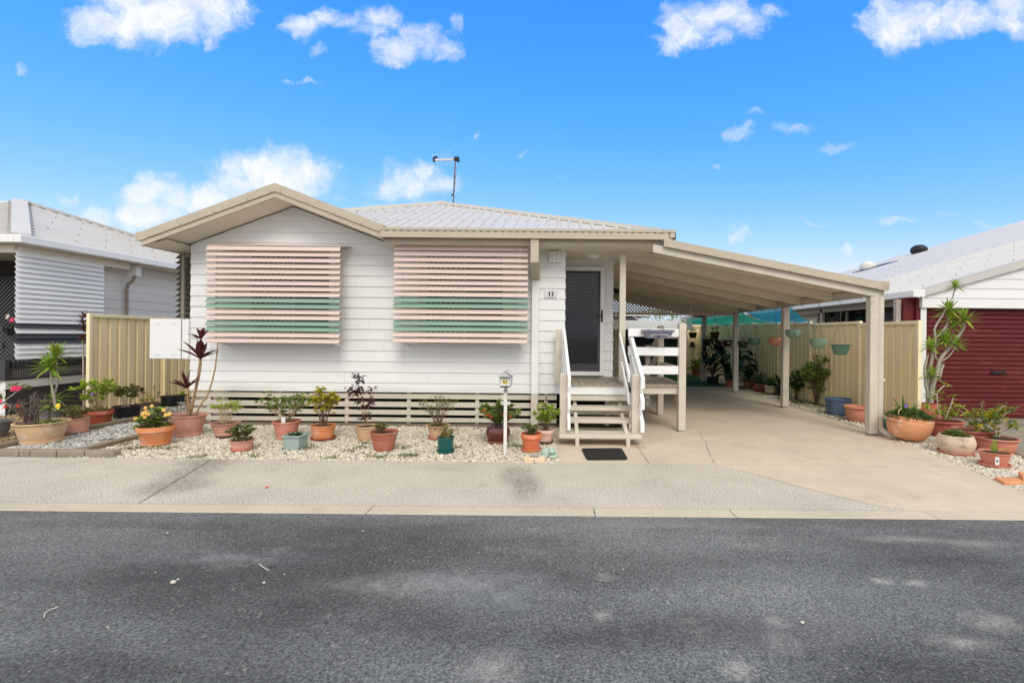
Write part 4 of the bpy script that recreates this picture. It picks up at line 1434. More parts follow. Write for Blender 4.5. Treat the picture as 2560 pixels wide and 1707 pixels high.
# roller door
rdm = MB()
z = .06
gxa, gxb = 7.09, 13.5
pit = .0885
while z < 2.14:
    pr = [(0, z), (-.016, z + .010), (-.020, z + .03), (-.016, z + .062), (0, z + .070), (.004, z + .079), (0, z + pit)]
    for (da, za), (db_, zb_) in zip(pr, pr[1:]):
        rdm.poly([(gxa, GY + .12 + da, za), (gxb, GY + .12 + da, za), (gxb, GY + .12 + db_, zb_), (gxa, GY + .12 + db_, zb_)])
    z += pit
rdm.box(gxa, gxb, GY + .10, GY + .13, .03, .06)
gd = rdm.build('garage_door', M['maroon'], gh, smooth=50)
p0, p1 = at(2477, 928, GY + .09), at(2515, 935, GY + .09)
hm = MB()
hm.box(p0.x, p1.x, GY + .08, GY + .10, p1.z, p0.z)
hnd = hm.build('handle', M['black'], gd, bevel=.004)
MB().lathe([(.001, 0), (.012, 0), (.012, .008), (.001, .008)], (p0.x + .1, GY + .077, (p0.z + p1.z) / 2), 10).build('lock', M['steel'], hnd)
MB().box(gxa, gxb, GY + .095, GY + .105, -.01, .032).build('bottom_seal', M['black'], gd)
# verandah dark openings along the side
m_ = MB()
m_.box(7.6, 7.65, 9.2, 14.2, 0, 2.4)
m_.build('verandah_interior', M['dark_gap'], gh)  # near-black sheet stands for the shade inside the verandah
m_ = MB()
boards(m_, (7.2, 0, 0), (0, 1, 0), (-1, 0, 0), 9.4, 10.75, 1.2, 2.2, pitch=.1, zref=1.2, lip=.02)
m_.build('louvre_screen', mat('dark_brown_louvre', (.05, .042, .035), .6, .1, 4), gh)
m_ = MB()
yA, yB = 11.55, 12.75
for sgn in (1, -1):
    for i in range(-14, 18):
        y0 = yA + i * .1
        y1 = y0 + sgn * .9
        pa, pb = Vector((7.1, y0, 1.4)), Vector((7.1, y1, 2.3))
        if min(y0, y1) >= yA and max(y0, y1) <= yB:
            m_.bar(pa, pb, .01, .012, up=(1, 0, 0))
m_.box(7.08, 7.12, yA - .06, yA, 1.2, 2.3)
m_.box(7.08, 7.12, yB, yB + .06, 1.2, 2.3)
m_.build('security_screen', mat('bronze_screen', (.16, .15, .13), .5), gh)
MB().box(7.3, 7.32, 10.8, 11.5, 1.2, 2.25).build('window', M['glass'], gh)
def on_roof(px, py):
    a, b = un(px, py)
    # intersection of the sight line with the roof plane
    t = (2.455 - .294 * 6.86 - H) / (-b - .294 * a)
    return Vector((a * t, F * t, H - b * t))
q = on_roof(2170, 672)
m_ = MB().lathe([(.36, .0), (.36, .16), (.34, .25), (.25, .36), (.12, .42), (.001, .44)], (q.x, q.y, q.z - .05), 24)
m_.cur = 1
m_.bar(q + Vector((-.75, -.4, -.2)), q + Vector((.85, -.4, .27)), 1.0, .03)
m_.build('roof_skylight', [mat('milky_dome', (.62, .6, .55), .3), M['black']], gh, smooth=50)
q = on_roof(2297, 632) + Vector((0, 0, -.16))
m_ = MB().lathe([(.2, -.2), (.2, .1), (.34, .14), (.40, .30), (.34, .46), (.18, .56), (.001, .58)], q, 24, seg_mod=lambda t: 1 + .04 * math.sin(t * 12))
m_.build('roof_ventilator', M['black'], gh, smooth=50)

# ============================================================= NEIGHBOUR, LEFT
nh = thing('neighbour_bungalow', 'white boarded house with charcoal verandah, slatted awning and pale hip roof', 'house', (-11, 9, 0))
AX = Vector((-12.3, 10.8, 4.49))
c0, c1 = Vector((-9.42, 8.3, 3.2)), Vector((-9.42, 19, 3.1))
m_ = MB()
m_.poly([c0, c1, AX])
m_.poly([(-18, 8.3, 3.2), c0, AX, (-18, 10.8, 4.49)])
m_.poly([c1, (-18, 19, 3.1), (-18, 10.8, 4.49), AX])
e = (c1 - c0)
# ribs on the side slope, tapering to the hip
n = 52
for i in range(1, n):
    t = i / n
    p = c0 + e * t
    hipx = None
    # run straight up the slope (towards -x) until a hip is met
    if p.y < AX.y:
        s_ = (p.y - c0.y) / (AX.y - c0.y)
    else:
        s_ = (c1.y - p.y) / (c1.y - AX.y)
    tip = Vector((c0.x + (AX.x - c0.x) * s_, p.y, p.z + (AX.z - p.z) * s_ * .995))
    m_.bar(p + Vector((0, 0, .008)), tip + Vector((0, 0, .008)), .05, .02)
for i in range(1, 26):
    X = -9.42 - i * .12
    if X > AX.x:
        s_ = (c0.x - X) / (c0.x - AX.x)
    else:
        s_ = 1
    m_.bar((X, 8.3, 3.208), (X, 8.3 + 2.5 * s_, 3.208 + 1.29 * s_), .05, .02)
m_.cur = 1
rg = random.Random(4)
for i in range(6, 50, 3):
    for s_ in (.1, .3, .5, .7):
        p = c0 + e * (i / n)
        lim = (p.y - c0.y) / (AX.y - c0.y) if p.y < AX.y else (c1.y - p.y) / (c1.y - AX.y)
        if s_ < lim - .05:
            q = p + (Vector((AX.x, p.y, AX.z)) - p) * s_
            m_.box(q.x - .008, q.x + .008, q.y - .008, q.y + .008, q.z + .01, q.z + .03)
nr = m_.build('roof', [M['roof'], M['screw']], nh)
m_ = MB()
m_.bar(c0 + Vector((0, 0, .02)), AX + Vector((0, 0, .02)), .24, .04)
m_.bar(c1 + Vector((0, 0, .01)), AX + Vector((0, 0, .01)), .2, .06)
m_.cur = 1
hd_ = (AX - c0)
for i in range(1, 13):
    t = i / 13
    for s_ in (-.155, .155):
        q = c0 + hd_ * t + Vector((s_ * .75, s_ * .66, .03))
        m_.box(q.x - .006, q.x + .006, q.y - .006, q.y + .006, q.z - .015, q.z + .004)
m_.build('hip_cap', [M['roof'], M['screw']], nr)
m_ = MB()
m_.box(-9.42, -9.30, 8.18, 19, 3.06, 3.20)
m_.box(-18, -9.425, 8.18, 8.30, 3.06, 3.20)
m_.build('gutter', M['white'], nh, bevel=.012)
m_ = MB()
m_.box(-9.66, -9.58, 8.45, 10.6, 2.92, 3.05)
m_.box(-18, -9.665, 8.40, 8.48, 2.92, 3.05)
m_.poly([(-18, 8.3, 3.055), (-9.42, 8.3, 3.055), (-9.42, 19, 3.05), (-9.95, 19, 3.05), (-9.95, 10.4, 3.05), (-18, 10.4, 3.055)])
m_.build('soffit', M['soffit'], nh)
w = MB()
boards(w, (-9.9, 0, 0), (0, 1, 0), (1, 0, 0), 9.96, 19, .64, 3.04, pitch=.2, zref=.05)
boards(w, (0, 8.5, 0), (1, 0, 0), (0, -1, 0), -18, -9.9, 0, .63, pitch=.2, zref=.03)
w.box(-9.93, -9.87, 8.47, 18.9, .475, .625)
w.build('wall', M['white_board'], nh)
m_ = MB()
m_.box(-9.94, -9.90, 8.52, 18, 0, .475)
m_.build('base', M['charcoal'], nh)
m_ = MB()
m_.box(-18, -9.86, 8.44, 10.4, .63, .665)
m_.build('verandah_floor', M['charcoal'], nh)
m_ = MB()
m_.box(-18, -9.86, 8.48, 8.53, .83, .96)
m_.box(-9.93, -9.87, 8.53, 10.4, .83, .96)
m_.box(-9.97, -9.87, 8.46, 8.56, .66, 1.0)
for z0 in (1.2, 1.5):
    m_.box(-18, -9.97, 8.5, 8.54, z0, z0 + .12)
m_.box(-10.9, -10.8, 8.48, 8.54, .66, 1.7)
m_.build('railing', M['charcoal'], nh)
m_ = MB()
z = .68
while z < .83:
    m_.box(-18, -9.97, 8.50, 8.504, z, z + .004)
    m_.box(-9.90, -9.896, 8.56, 10.35, z, z + .004)
    z += .03
y = 8.6
while y < 10.3:
    m_.box(-9.90, -9.896, y, y + .004, .665, .83)
    y += .04
x = -13.
while x < -9.97:
    m_.box(x, x + .004, 8.50, 8.504, .665, .83)
    x += .04
m_.build('wire_mesh', M['steel'], nh)
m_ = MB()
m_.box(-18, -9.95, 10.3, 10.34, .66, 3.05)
m_.build('verandah_interior', mat('shadowed_wall_paint', (.06, .055, .052), .8), nh)  # verandah shade is put into this dark wall colour
m_ = MB()
for a, b, c, d in ((-12.5, -11.35, 2.62, 2.7), (-11.45, -11.35, .7, 2.62), (-12.5, -12.4, .7, 2.62)):
    m_.box(a, b, 10.22, 10.29, c, d)
sd = m_.build('door', M['charcoal'], nh)
m_ = MB()
for sgn in (1, -1):
    for i in range(-22, 14):
        x0 = -12.4 + i * .09
        pa = Vector((x0, 10.25, .7))
        x1 = x0 + sgn * 1.92
        q0, q1 = x0, x1
        t0, t1 = 0., 1.
        for lim, s2 in ((-12.4, -1), (-11.45, 1)):
            d0, d1 = s2 * (q0 - lim), s2 * (q1 - lim)
            if d0 > 0 and d1 > 0:
                t1 = -1
            elif d0 > 0:
                t0 = max(t0, d0 / (d0 - d1))
            elif d1 > 0:
                t1 = min(t1, d0 / (d0 - d1))
        if t1 > t0:
            g = lambda t: Vector((q0 + (q1 - q0) * t, 10.25, .7 + 1.92 * t))
            m_.bar(g(t0), g(t1), .01, .014, up=(0, 1, 0))
m_.build('security_grille', M['steel'], sd)
wm, dm_ = MB(), MB()
for i in range(21):
    z = 2.95 - i * .0915
    mb = dm_ if i in (14, 16, 17) else wm
    prof = [(-9.53, z - .090), (-9.524, z - .094), (-9.560, z - .002), (-9.567, z + .003)]
    mb.prism([(xx, 8.33, zz) for xx, zz in prof], (0, 1.62, 0))
for y in (8.5, 9.8):
    wm.box(-9.64, -9.61, y, y + .03, 1.05, 2.95)
sw = wm.build('slatted_awning', M['white'], nh)
dm_.build('slats', M['charcoal'], sw)['label'] = 'charcoal slats'
m_ = MB()
m_.box(-9.72, -9.55, 10.72, 10.86, 2.80, 3.04)
rh = m_.build('rain_head', M['white'], nh)
MB().tube([(-9.64, 10.79, 2.8), (-9.70, 10.79, 2.68), (-9.80, 10.79, 2.6), (-9.82, 10.79, 2.5), (-9.82, 10.79, .1)], .032, 10).build('downpipe', mat('grey_pipe', srgb(150, 140, 128), .5), rh, smooth=50)

# =============================================================== BACK OF THE LOT
sd_ = thing('garden_shed', 'dark green ribbed steel shed with a white roof edge behind the carport', 'shed', (3, 19.5, 0))
m_ = MB()
x = 1.0
prof = []
while x < 5.25:
    for dx, d in ((0, 0), (.07, 0), (.085, .02), (.115, .02), (.13, 0)):
        prof.append((x + dx, d))
    x += .15
for (xa, da), (xb_, db_) in zip(prof, prof[1:]):
    m_.poly([(xa, 19.5 - da, 0), (xb_, 19.5 - db_, 0), (xb_, 19.5 - db_, 1.82), (xa, 19.5 - da, 1.82)])
m_.box(5.26, 5.36, 19.3, 19.5, 0, 1.9)
m_.build('wall', mat('dark_green_steel', (.02, .034, .026), .5, .1, 4), sd_)
m_ = MB()
m_.box(.2, 5.4, 18.75, 24, 1.80, 2.16)
m_.build('roof', M['white'], sd_)
m_ = MB()
m_.box(5.4, 6.1, 19.2, 19.26, 1.86, 1.885)
m_.build('red_trim', M['red_tip'], sd_)
rh_ = thing('rear_house', 'low white roofed house glimpsed under the carport beyond the shed', 'house', (2, 27, 0))
m_ = MB()
m_.box(-6, 4.75, 27.0, 34, 0, 2.66)
m_.build('wall', mat('grey_wall', (.25, .25, .26), .7), rh_)
m_ = MB()
m_.box(-7, 5.3, 26.4, 34.5, 2.67, 2.86)
m_.bar((4.3, 26.6, 2.66), (5.2, 26.6, 2.2), .08, .08)
m_.build('roof', M['white'], rh_)

# ================================================================ ROOF AERIAL
an = thing('tv_antenna', 'thin television antenna on a leaning mast above the hip roof', 'antenna', at(1133, 516, 12.0))
b0, t0 = at(1132.5, 520, 12.0), at(1138.5, 399, 12.0)
m_ = MB().tube([b0, b0.lerp(t0, .33), t0], .018, 8)
for f in (.12, .36, .66):
    p = b0.lerp(t0, f)
    m_.lathe([(.026, -.02), (.026, .02)], p, 8)
mast = m_.build('mast', mat('rusty_galvanised', (.15, .12, .11), .6, .3, 20), an)
bL, bR = at(1086, 400.5, 12.0), at(1147, 398.5, 12.0)
MB().bar(bL, bR, .04, .04).build('boom', mat('weathered_alloy', (.6, .56, .52), .5, .1, 10), an)
m_ = MB()
for i in range(7):
    f = .06 + i * .12
    p = bL.lerp(bR, f)
    ln = .26 + .028 * i
    d = Vector((-.5, .25, .83)).normalized()
    m_.tube([p - d * ln * .6, p + d * ln * .8], .003, 4)
m_.build('elements', mat('bright_alloy', (.7, .7, .72), .4), an)
m_ = MB()
m_.bar(at(1085, 405, 12), at(1085, 393, 12), .05, .05).bar(at(1084, 397, 12), at(1093, 392, 12), .03, .05)
m_.bar(at(1136, 398, 12), at(1148, 398, 12), .09, .09).bar(at(1146, 396, 12), at(1146, 406, 12), .04, .04)
m_.bar(at(1129, 487, 12), at(1134, 488, 12), .04, .04)
m_.build('clamp', M['black'], an)
MB().tube([at(1130, 488, 12), at(1118, 506, 12)], .004, 4).tube([at(1145, 404, 12), at(1141, 430, 12), at(1137, 470, 12)], .005, 4).build('cable', M['wire'], an)

# ================================================================ LETTERBOX
P0 = gr(1263, 1135)
lb = thing('letterbox', 'pale grey metal letterbox with a gabled roof on a thin white pole', 'letterbox', (P0.x, P0.y, 0))
LBY = P0.y
def lp(px, py):
    return at(px, py, LBY)
cx = lp(1264.5, 950).x
m_ = MB()
m_.box(cx - .02, cx + .02, LBY - .02, LBY + .02, -.02, .80)
m_.build('pole', mat('chalky_white_metal', srgb(214, 212, 210), .45, .08, 6, stain=((.5, .46, .38), .4, 4)), lb)
m_ = MB()
m_.box(cx - .016, cx + .016, LBY - .016, LBY + .016, .80, .87)
m_.box(cx - .024, cx + .024, LBY - .03, LBY + .024, .80, .83)
m_.build('collar', M['steel'], lb)
zt, zb_ = 1.008, .868
wt, wbm = .082, .064
y0, y1 = LBY - .09, LBY + .14
bx = MB()
V = [(cx - wbm, y0, zb_), (cx + wbm, y0, zb_), (cx + wbm, y1, zb_), (cx - wbm, y1, zb_), (cx - wt, y0, zt), (cx + wt, y0, zt), (cx + wt, y1, zt), (cx - wt, y1, zt)]
bx.add(V, [[3, 2, 1, 0], [4, 5, 6, 7], [0, 1, 5, 4], [1, 2, 6, 5], [2, 3, 7, 6], [3, 0, 4, 7]])
lbm = mat('pale_hammered_metal', srgb(196, 195, 196), .4, .06, 10, metal=.2)
box = bx.build('box', lbm, lb, bevel=.003)
m_ = MB()
m_.prism([(cx - .078, y0 - .012, zt + .002), (cx + .078, y0 - .012, zt + .002), (cx, y0 - .012, 1.078)], (0, y1 - y0 + .02, 0))
for s_ in (-1, 1):
    pg = [(cx, y0 - .03, 1.083), (cx + s_ * .10, y0 - .03, 1.012), (cx + s_ * .10, y0 - .03, 1.022), (cx, y0 - .03, 1.094)]
    m_.prism(pg if s_ > 0 else pg[::-1], (0, y1 - y0 + .06, 0))
m_.build('lid', lbm, lb)
MB().box(cx - .066, cx + .066, y0 - .004, y0 + .002, .981, .993).build('slot', M['black'], lb)
m_ = MB()
m_.box(cx - .06, cx + .062, y0 - .03, y0 - .001, .894, .908)
m_.build('ledge', M['white'], lb)
MB().box(cx - .055, cx + .055, y0 - .003, y0 + .0, .874, .892).build('paper_slot', M['dark_gap'], lb)
pl = MB().box(cx - .034, cx + .034, y0 - .006, y0 - .002, .914, .968).build('number_plate', mat('yellow_number_sticker', srgb(238, 214, 130), .4), lb)
digit('1', cx - .024, y0 - .009, .918, .046, 'numeral', M['black'], pl)
digit('7', cx + .004, y0 - .009, .918, .046, 'numeral', M['black'], pl)
sc_ = MB()
for s_ in (-1, 1):
    c = Vector((cx + s_ * .045, LBY - .01, .66))
    pts = []
    for i in range(18):
        t = i / 17
        a = -math.pi / 2 + t * 3.6 * math.pi
        r_ = .026 * (1 - t * .7)
        pts.append(c + Vector((s_ * -math.cos(a) * r_, 0, math.sin(a) * r_)))
    sc_.tube([Vector((cx + s_ * .018, LBY - .01, .672))] + pts, .004, 5)
pts = []
for i in range(20):
    t = i / 19
    pts.append(Vector((cx - .02 - .028 * math.sin(t * math.pi * 2.5) ** 2, LBY - .012, .78 - t * .1)))
sc_.tube(pts, .0035, 5)
sc_.build('scroll_bracket', M['white'], lb)
# ============================================================ POTTED PLANTS
def pot_profile(style, rt, rb_, h):
    t = max(.008, rt * .07)
    if style == 'std':       # plain tapered pot with a rolled lip
        o = [(rb_, 0), (rb_ + (rt * .95 - rb_) * .9, h * .88), (rt * .96, h * .90), (rt, h * .93), (rt * 1.005, h * .975), (rt * .985, h)]
    elif style == 'band':    # two grooves under the lip
        o = [(rb_, 0), (rb_ + (rt - rb_) * .52, h * .6), (rb_ + (rt - rb_) * .50, h * .615), (rb_ + (rt - rb_) * .56, h * .63), (rb_ + (rt - rb_) * .68, h * .76),
             (rb_ + (rt - rb_) * .66, h * .775), (rb_ + (rt - rb_) * .74, h * .79), (rt * .93, h * .88), (rt, h * .91), (rt * 1.01, h * .95), (rt * .98, h)]
    elif style == 'collar':  # classic thick collar
        o = [(rb_, 0), (rb_ + (rt * .90 - rb_) * .9, h * .68), (rt * .90, h * .70), (rt * .97, h * .71), (rt, h * .73), (rt * 1.0, h * .98), (rt * .985, h)]
    elif style == 'flare':   # straight wall, lip flung outward
        o = [(rb_, 0), (rb_ * 1.02, h * .10), (rb_ + (rt - rb_) * .42, h * .6), (rb_ + (rt - rb_) * .62, h * .82), (rt * .93, h * .93), (rt, h * .965), (rt * 1.0, h * .985), (rt * .97, h)]
    elif style == 'base':    # flared, with a foot ring like a built-in saucer
        o = [(rb_ * 1.04, 0), (rb_ * 1.06, h * .13), (rb_ * .97, h * .135), (rb_ * .99, h * .16), (rb_ + (rt - rb_) * .45, h * .62), (rt * .92, h * .91), (rt, h * .95), (rt, h * .985), (rt * .97, h)]
    elif style == 'bowl':
        o = [(rb_, 0)]
        for i in range(1, 9):
            a = i / 8 * math.pi / 2
            o.append((rb_ + (rt - rb_) * math.sin(a) ** .8, h * .86 * (1 - math.cos(a))))
        o += [(rt * .995, h * .87), (rt * 1.01, h * .885), (rt * 1.0, h)]
    elif style == 'belly':
        o = [(rb_, 0), (rt * 1.0, h * .22), (rt * 1.12, h * .45), (rt * 1.14, h * .6), (rt * 1.08, h * .8), (rt * 1.01, h * .93), (rt, h * .98), (rt * .97, h)]
    elif style == 'jar':
        o = [(rb_, 0), (rb_ * 1.12, h * .12), (rt * 1.38, h * .35), (rt * 1.42, h * .5), (rt * 1.2, h * .75), (rt * 1.0, h * .86), (rt * .99, h * .97), (rt * .97, h)]
    elif style == 'wide':    # wide basin with a broad flat lip
        o = [(rb_, 0), (rb_ * 1.1, h * .1), (rb_ + (rt - rb_) * .55, h * .5), (rt * .86, h * .80), (rt * .88, h * .82), (rt * .93, h * .84), (rt, h * .93), (rt, h * .97), (rt * .97, h)]
    ri = o[-1][0] - t
    o += [(ri, h - .002), (ri * .98, h * .86), (ri * .2 + .001, h * .855)]
    return o

class Spot:
    pass

def potted(label, cx, rc, bp, w, bw, style, m, saucer=None, group='potted plants along the front bed', name='potted_plant', cat='potted plant',
           soil=True, tilt=0., square=False, z=0., seg=None, soilmat=None):
    sw = saucer[1] if saucer else 0
    g0 = gr(cx, bp, z)
    Yc = g0.y + max(bw, sw) / 2 * g0.y / F
    k = Yc / F
    c = gr(cx, bp, z)
    X = un(cx, (rc + bp) / 2)[0] * k
    ztop = at(cx, rc, Yc).z
    rt, rb_ = w / 2 * k, bw / 2 * k
    z0 = z + (.016 if saucer else 0)
    h = ztop - z0
    th = thing(name, label, cat, (X, Yc, z), group)
    mb = MB()
    prof = pot_profile(style, rt, rb_, h)
    if square:
        s2 = 2 ** .5
        prof = [(rb_, 0), (rb_ + (rt * .86 - rb_) * .95, h * .62), (rt * .86, h * .66), (rt * .80, h * .67), (rt * .84, h * .80), (rt, h * .90), (rt, h), (rt * .86, h), (rt * .84, h * .86), (.001, h * .855)]
        mb.lathe(prof, (X, Yc, z0), 4)
        # turn so that one corner points at the road
        mb.v = [(X + (vx - X) * math.cos(.75) - (vy - Yc) * math.sin(.75), Yc + (vx - X) * math.sin(.75) + (vy - Yc) * math.cos(.75), vz) for vx, vy, vz in mb.v]
    else:
        mb.lathe(prof, (X, Yc, z0), 8 if style == 'tub' else 40, seg_mod=seg)
    if tilt:
        mb.v = [(X + (vx - X) * math.cos(tilt) + (vz - z) * math.sin(tilt), vy, z + max(0, 0) - (vx - X) * math.sin(tilt) + (vz - z) * math.cos(tilt)) for vx, vy, vz in mb.v]
        lo = min(v[2] for v in mb.v)
        mb.v = [(a, b, c_ - lo + z) for a, b, c_ in mb.v]
    mb.build('pot', m, th, smooth=None if square else 35)
    if soil:
        sb = MB().lathe([(rt * .90 * (.72 if square else 1), 0), (rt * .5, .012), (.001, .015)], (X, Yc, z0 + h * .865), 20)
        sb.build('soil', soilmat or M['soil'], th, smooth=60)
    if saucer:
        rs_ = sw / 2 * k
        s_ = MB().lathe([(rs_ * .86, 0), (rs_ * .98, .022), (rs_, .034), (rs_ * .95, .036), (rs_ * .84, .012), (.001, .012)], (X, Yc, z + .001), 36)
        s_.build('saucer', saucer[0], th, smooth=40)
    P = Spot()
    P.c = Vector((X, Yc, z0 + h * .87))
    P.r, P.Y, P.k, P.th, P.top, P.base_r = rt * .85, Yc, k, th, ztop, rb_
    P.X = X
    return P

def rdir(rg, up=.3, spread=1.):
    a = rg.uniform(0, 2 * math.pi)
    return Vector((math.cos(a) * spread, math.sin(a) * spread, rg.uniform(-.3, 1) * .8 + up)).normalized()

def flower(mb, p, d, r, rg, n=5):
    d = Vector(d).normalized()
    e1 = d.orthogonal().normalized()
    e2 = d.cross(e1)
    for i in range(n):
        a = 2 * math.pi * i / n + rg.uniform(-.2, .2)
        q = (e1 * math.cos(a) + e2 * math.sin(a) + d * .35).normalized()
        mb.leaf(p, q, r, r * .85, up=d, fold=.15, droop=.1)

def shrub(P, top, wid, leafm_, stemm, stems=9, L=.045, W=.026, per=7, twigs=4, seed=1, lean=0., spike=0, base_spread=.35, thin=.004,
          low=.35, bare=.25, flowers=None, leafy_along=False, c=None, droop=.15, th=None, dome=.35):
    """woody plant: stems fanning from the soil, twigs and tufts of leaves at their ends"""
    rg = random.Random(seed)
    c = c or P.c
    h = max(.04, at(P_px(P), top, P.Y).z - c.z)
    sp = wid / 2 * P.k
    st, lf = MB(), MB()
    tips = []
    for s in range(stems):
        a = 2 * math.pi * (s + rg.uniform(-.4, .4)) / stems * 1.0 + seed
        rr_ = sp * math.sqrt(rg.uniform(.05, 1.))
        hh = h * rg.uniform(.80, 1.04) * (1 - dome * .8 * (rr_ / sp) ** 2)
        b = c + Vector((math.cos(a), math.sin(a), 0)) * (P.r * base_spread * rg.random())
        tip = c + Vector((math.cos(a) * rr_ + lean * hh, math.sin(a) * rr_ * .8, hh))
        mid = b.lerp(tip, .5) + Vector((-math.cos(a) * rr_ * .18, -math.sin(a) * rr_ * .15, h * .10)) + Vector([rg.uniform(-1, 1) * h * .05 for _ in range(3)])
        pts = []
        for i in range(6):
            t = i / 5
            pts.append(b * (1 - t) ** 2 + mid * 2 * t * (1 - t) + tip * t ** 2)
        st.tube(pts, [thin * (1.3 - .9 * i / 5) for i in range(6)], 4)
        tips.append((tip, (tip - mid).normalized()))
        for q in range(twigs):
            t = rg.uniform(max(bare, .2), .98)
            p = b * (1 - t) ** 2 + mid * 2 * t * (1 - t) + tip * t ** 2
            dd = (rdir(rg, .45) + Vector((math.cos(a), math.sin(a), .2)) * .5).normalized()
            ln = h * rg.uniform(.10, .24)
            e = p + dd * ln
            e.z = max(e.z, c.z + .02)
            st.tube([p, p.lerp(e, .5) + Vector((0, 0, ln * .06)), e], [thin * .6, thin * .5, thin * .35], 3)
            tips.append((e, dd))
        if leafy_along:
            for q in range(leafy_along):
                t = rg.uniform(bare, 1)
                p = b * (1 - t) ** 2 + mid * 2 * t * (1 - t) + tip * t ** 2
                lf.leaf(p, rdir(rg, .4), L * rg.uniform(.6, 1.1), W * rg.uniform(.7, 1.1), droop=droop)
    for tip, d in tips:
        if tip.z - c.z < low * h * rg.random():
            continue
        for j in range(int(per * 1.5)):
            dd = (rdir(rg, .15) + d * .5).normalized()
            p = tip + Vector([rg.uniform(-1, 1) * L * .45 for _ in range(3)])
            lf.leaf(p, dd, L * rg.uniform(.75, 1.35), W * rg.uniform(.85, 1.45), droop=droop)
    th = th or P.th
    st.build('stems', stemm, th, smooth=60)
    if lf.v:
        lf.build('foliage', leafm_, th)
    if flowers:
        fm, nf, fr = flowers
        rg.shuffle(tips)
        fr_tips = sorted(tips, key=lambda q: q[0].y)[:max(nf * 2, 4)]
        rg.shuffle(fr_tips)
        for tip, d in fr_tips[:nf]:
            fb = MB()
            for q in range(3):
                flower(fb, tip + Vector([rg.uniform(-1, 1) * fr * .8 for _ in range(3)]) + Vector((0, -fr, fr * .5)), (rg.uniform(-.4, .4), -1, .7), fr, rg)
            fb.build('flower', fm, th)
    return tips

def P_px(P):
    return CX + P.X / P.k

def mound(P, hgt, wid, leafm_, n=260, L=.03, W=.016, seed=1, c=None, th=None, drape=.0, name='foliage'):
    """low cushion of short leaves over the soil"""
    rg = random.Random(seed)
    c = c or P.c
    lf = MB()
    sp = wid / 2 * P.k
    hh = hgt * P.k
    for i in range(n):
        a, rr_ = rg.uniform(0, 6.283), math.sqrt(rg.random())
        p = c + Vector((math.cos(a) * rr_ * sp, math.sin(a) * rr_ * sp, hh * (1 - rr_ ** 2) * rg.uniform(.3, 1) - drape * rr_ ** 4 * rg.random()))
        d = (Vector((math.cos(a) * rr_, math.sin(a) * rr_, .6)) + rdir(rg, .3) * .9).normalized()
        lf.leaf(p, d, L * rg.uniform(.6, 1.3), W * rg.uniform(.7, 1.2))
    lf.build(name, leafm_, th or P.th)

def rosette(mb, c, n, L, W, rg, lo=-.15, hi=1.4, bend=.5, axis=None, wide=.4, seg=5):
    for i in range(n):
        a = i * 2.39996 + rg.uniform(-.25, .25)
        t = i / max(1, n - 1)
        el = hi + (lo - hi) * (1 - t) if False else lo + (hi - lo) * t
        el += rg.uniform(-.12, .12)
        d = Vector((math.cos(a) * math.cos(el), math.sin(a) * math.cos(el), math.sin(el)))
        if axis is not None:
            d = (d + Vector(axis) * .25).normalized()
        mb.strap(c, d, L * rg.uniform(.78, 1.08) * (1 - .25 * t), W * rg.uniform(.85, 1.15), bend=bend * (1 - .55 * t) * rg.uniform(.6, 1.3), n=seg, wide=wide)

# --- left bed -------------------------------------------------------------
rg = random.Random(77)
# desert rose at the very edge
P = potted('desert rose with pink flowers in a grey pot at the left picture edge', -18, 1052, 1098, 72, 46, 'std', M['p_grey'])
st, lf = MB(), MB()
Y0 = P.Y
def px_tube(mb, pts, Y, r, n=6, jit=0.):
    q = []
    for i, (a, b) in enumerate(pts):
        yy = Y[i] if isinstance(Y, (list, tuple)) else Y
        q.append(at(a, b, yy))
    mb.tube(q, r, n)
    return q
px_tube(st, [(-16, 1050), (-14, 1030), (-6, 1010), (10, 1006), (22, 994), (36, 984), (48, 976), (62, 972)], Y0, [.03, .024, .016, .011, .010, .009, .007, .004])
px_tube(st, [(-6, 1012), (12, 1006), (22, 1012), (27, 1018), (24, 1026), (20, 1032)], Y0 - .03, [.012, .010, .008, .007, .006, .004])
px_tube(st, [(36, 984), (36, 978), (34, 974)], Y0, [.007, .007, .005])
px_tube(st, [(-14, 1030), (-20, 1010), (-4, 1002), (4, 1000)], Y0, [.012, .010, .008, .006])
st.build('stems', M['stem_grey'], P.th, smooth=60)
for (x, y) in ((24, 968), (30, 966), (35, 963), (52, 966), (58, 970), (48, 978), (64, 970), (70, 972), (4, 994), (8, 997), (0, 992), (12, 996), (-4, 996)):
    q = at(x, y, Y0)
    for j in range(3):
        lf.leaf(q, rdir(rg, .3), .085, .03)
lf.build('foliage', M['lf_olive'], P.th)
for (x, y) in ((40, 969), (35, 970), (46, 971), (0, 1005)):
    fb = MB()
    q = at(x, y, Y0 - .05)
    for j in range(2):
        flower(fb, q + Vector((rg.uniform(-.02, .02), 0, rg.uniform(-.02, .02))), (rg.uniform(-.3, .3), -1, .3), .042, rg)
    fb.build('flower', M['fl_pink'], P.th)

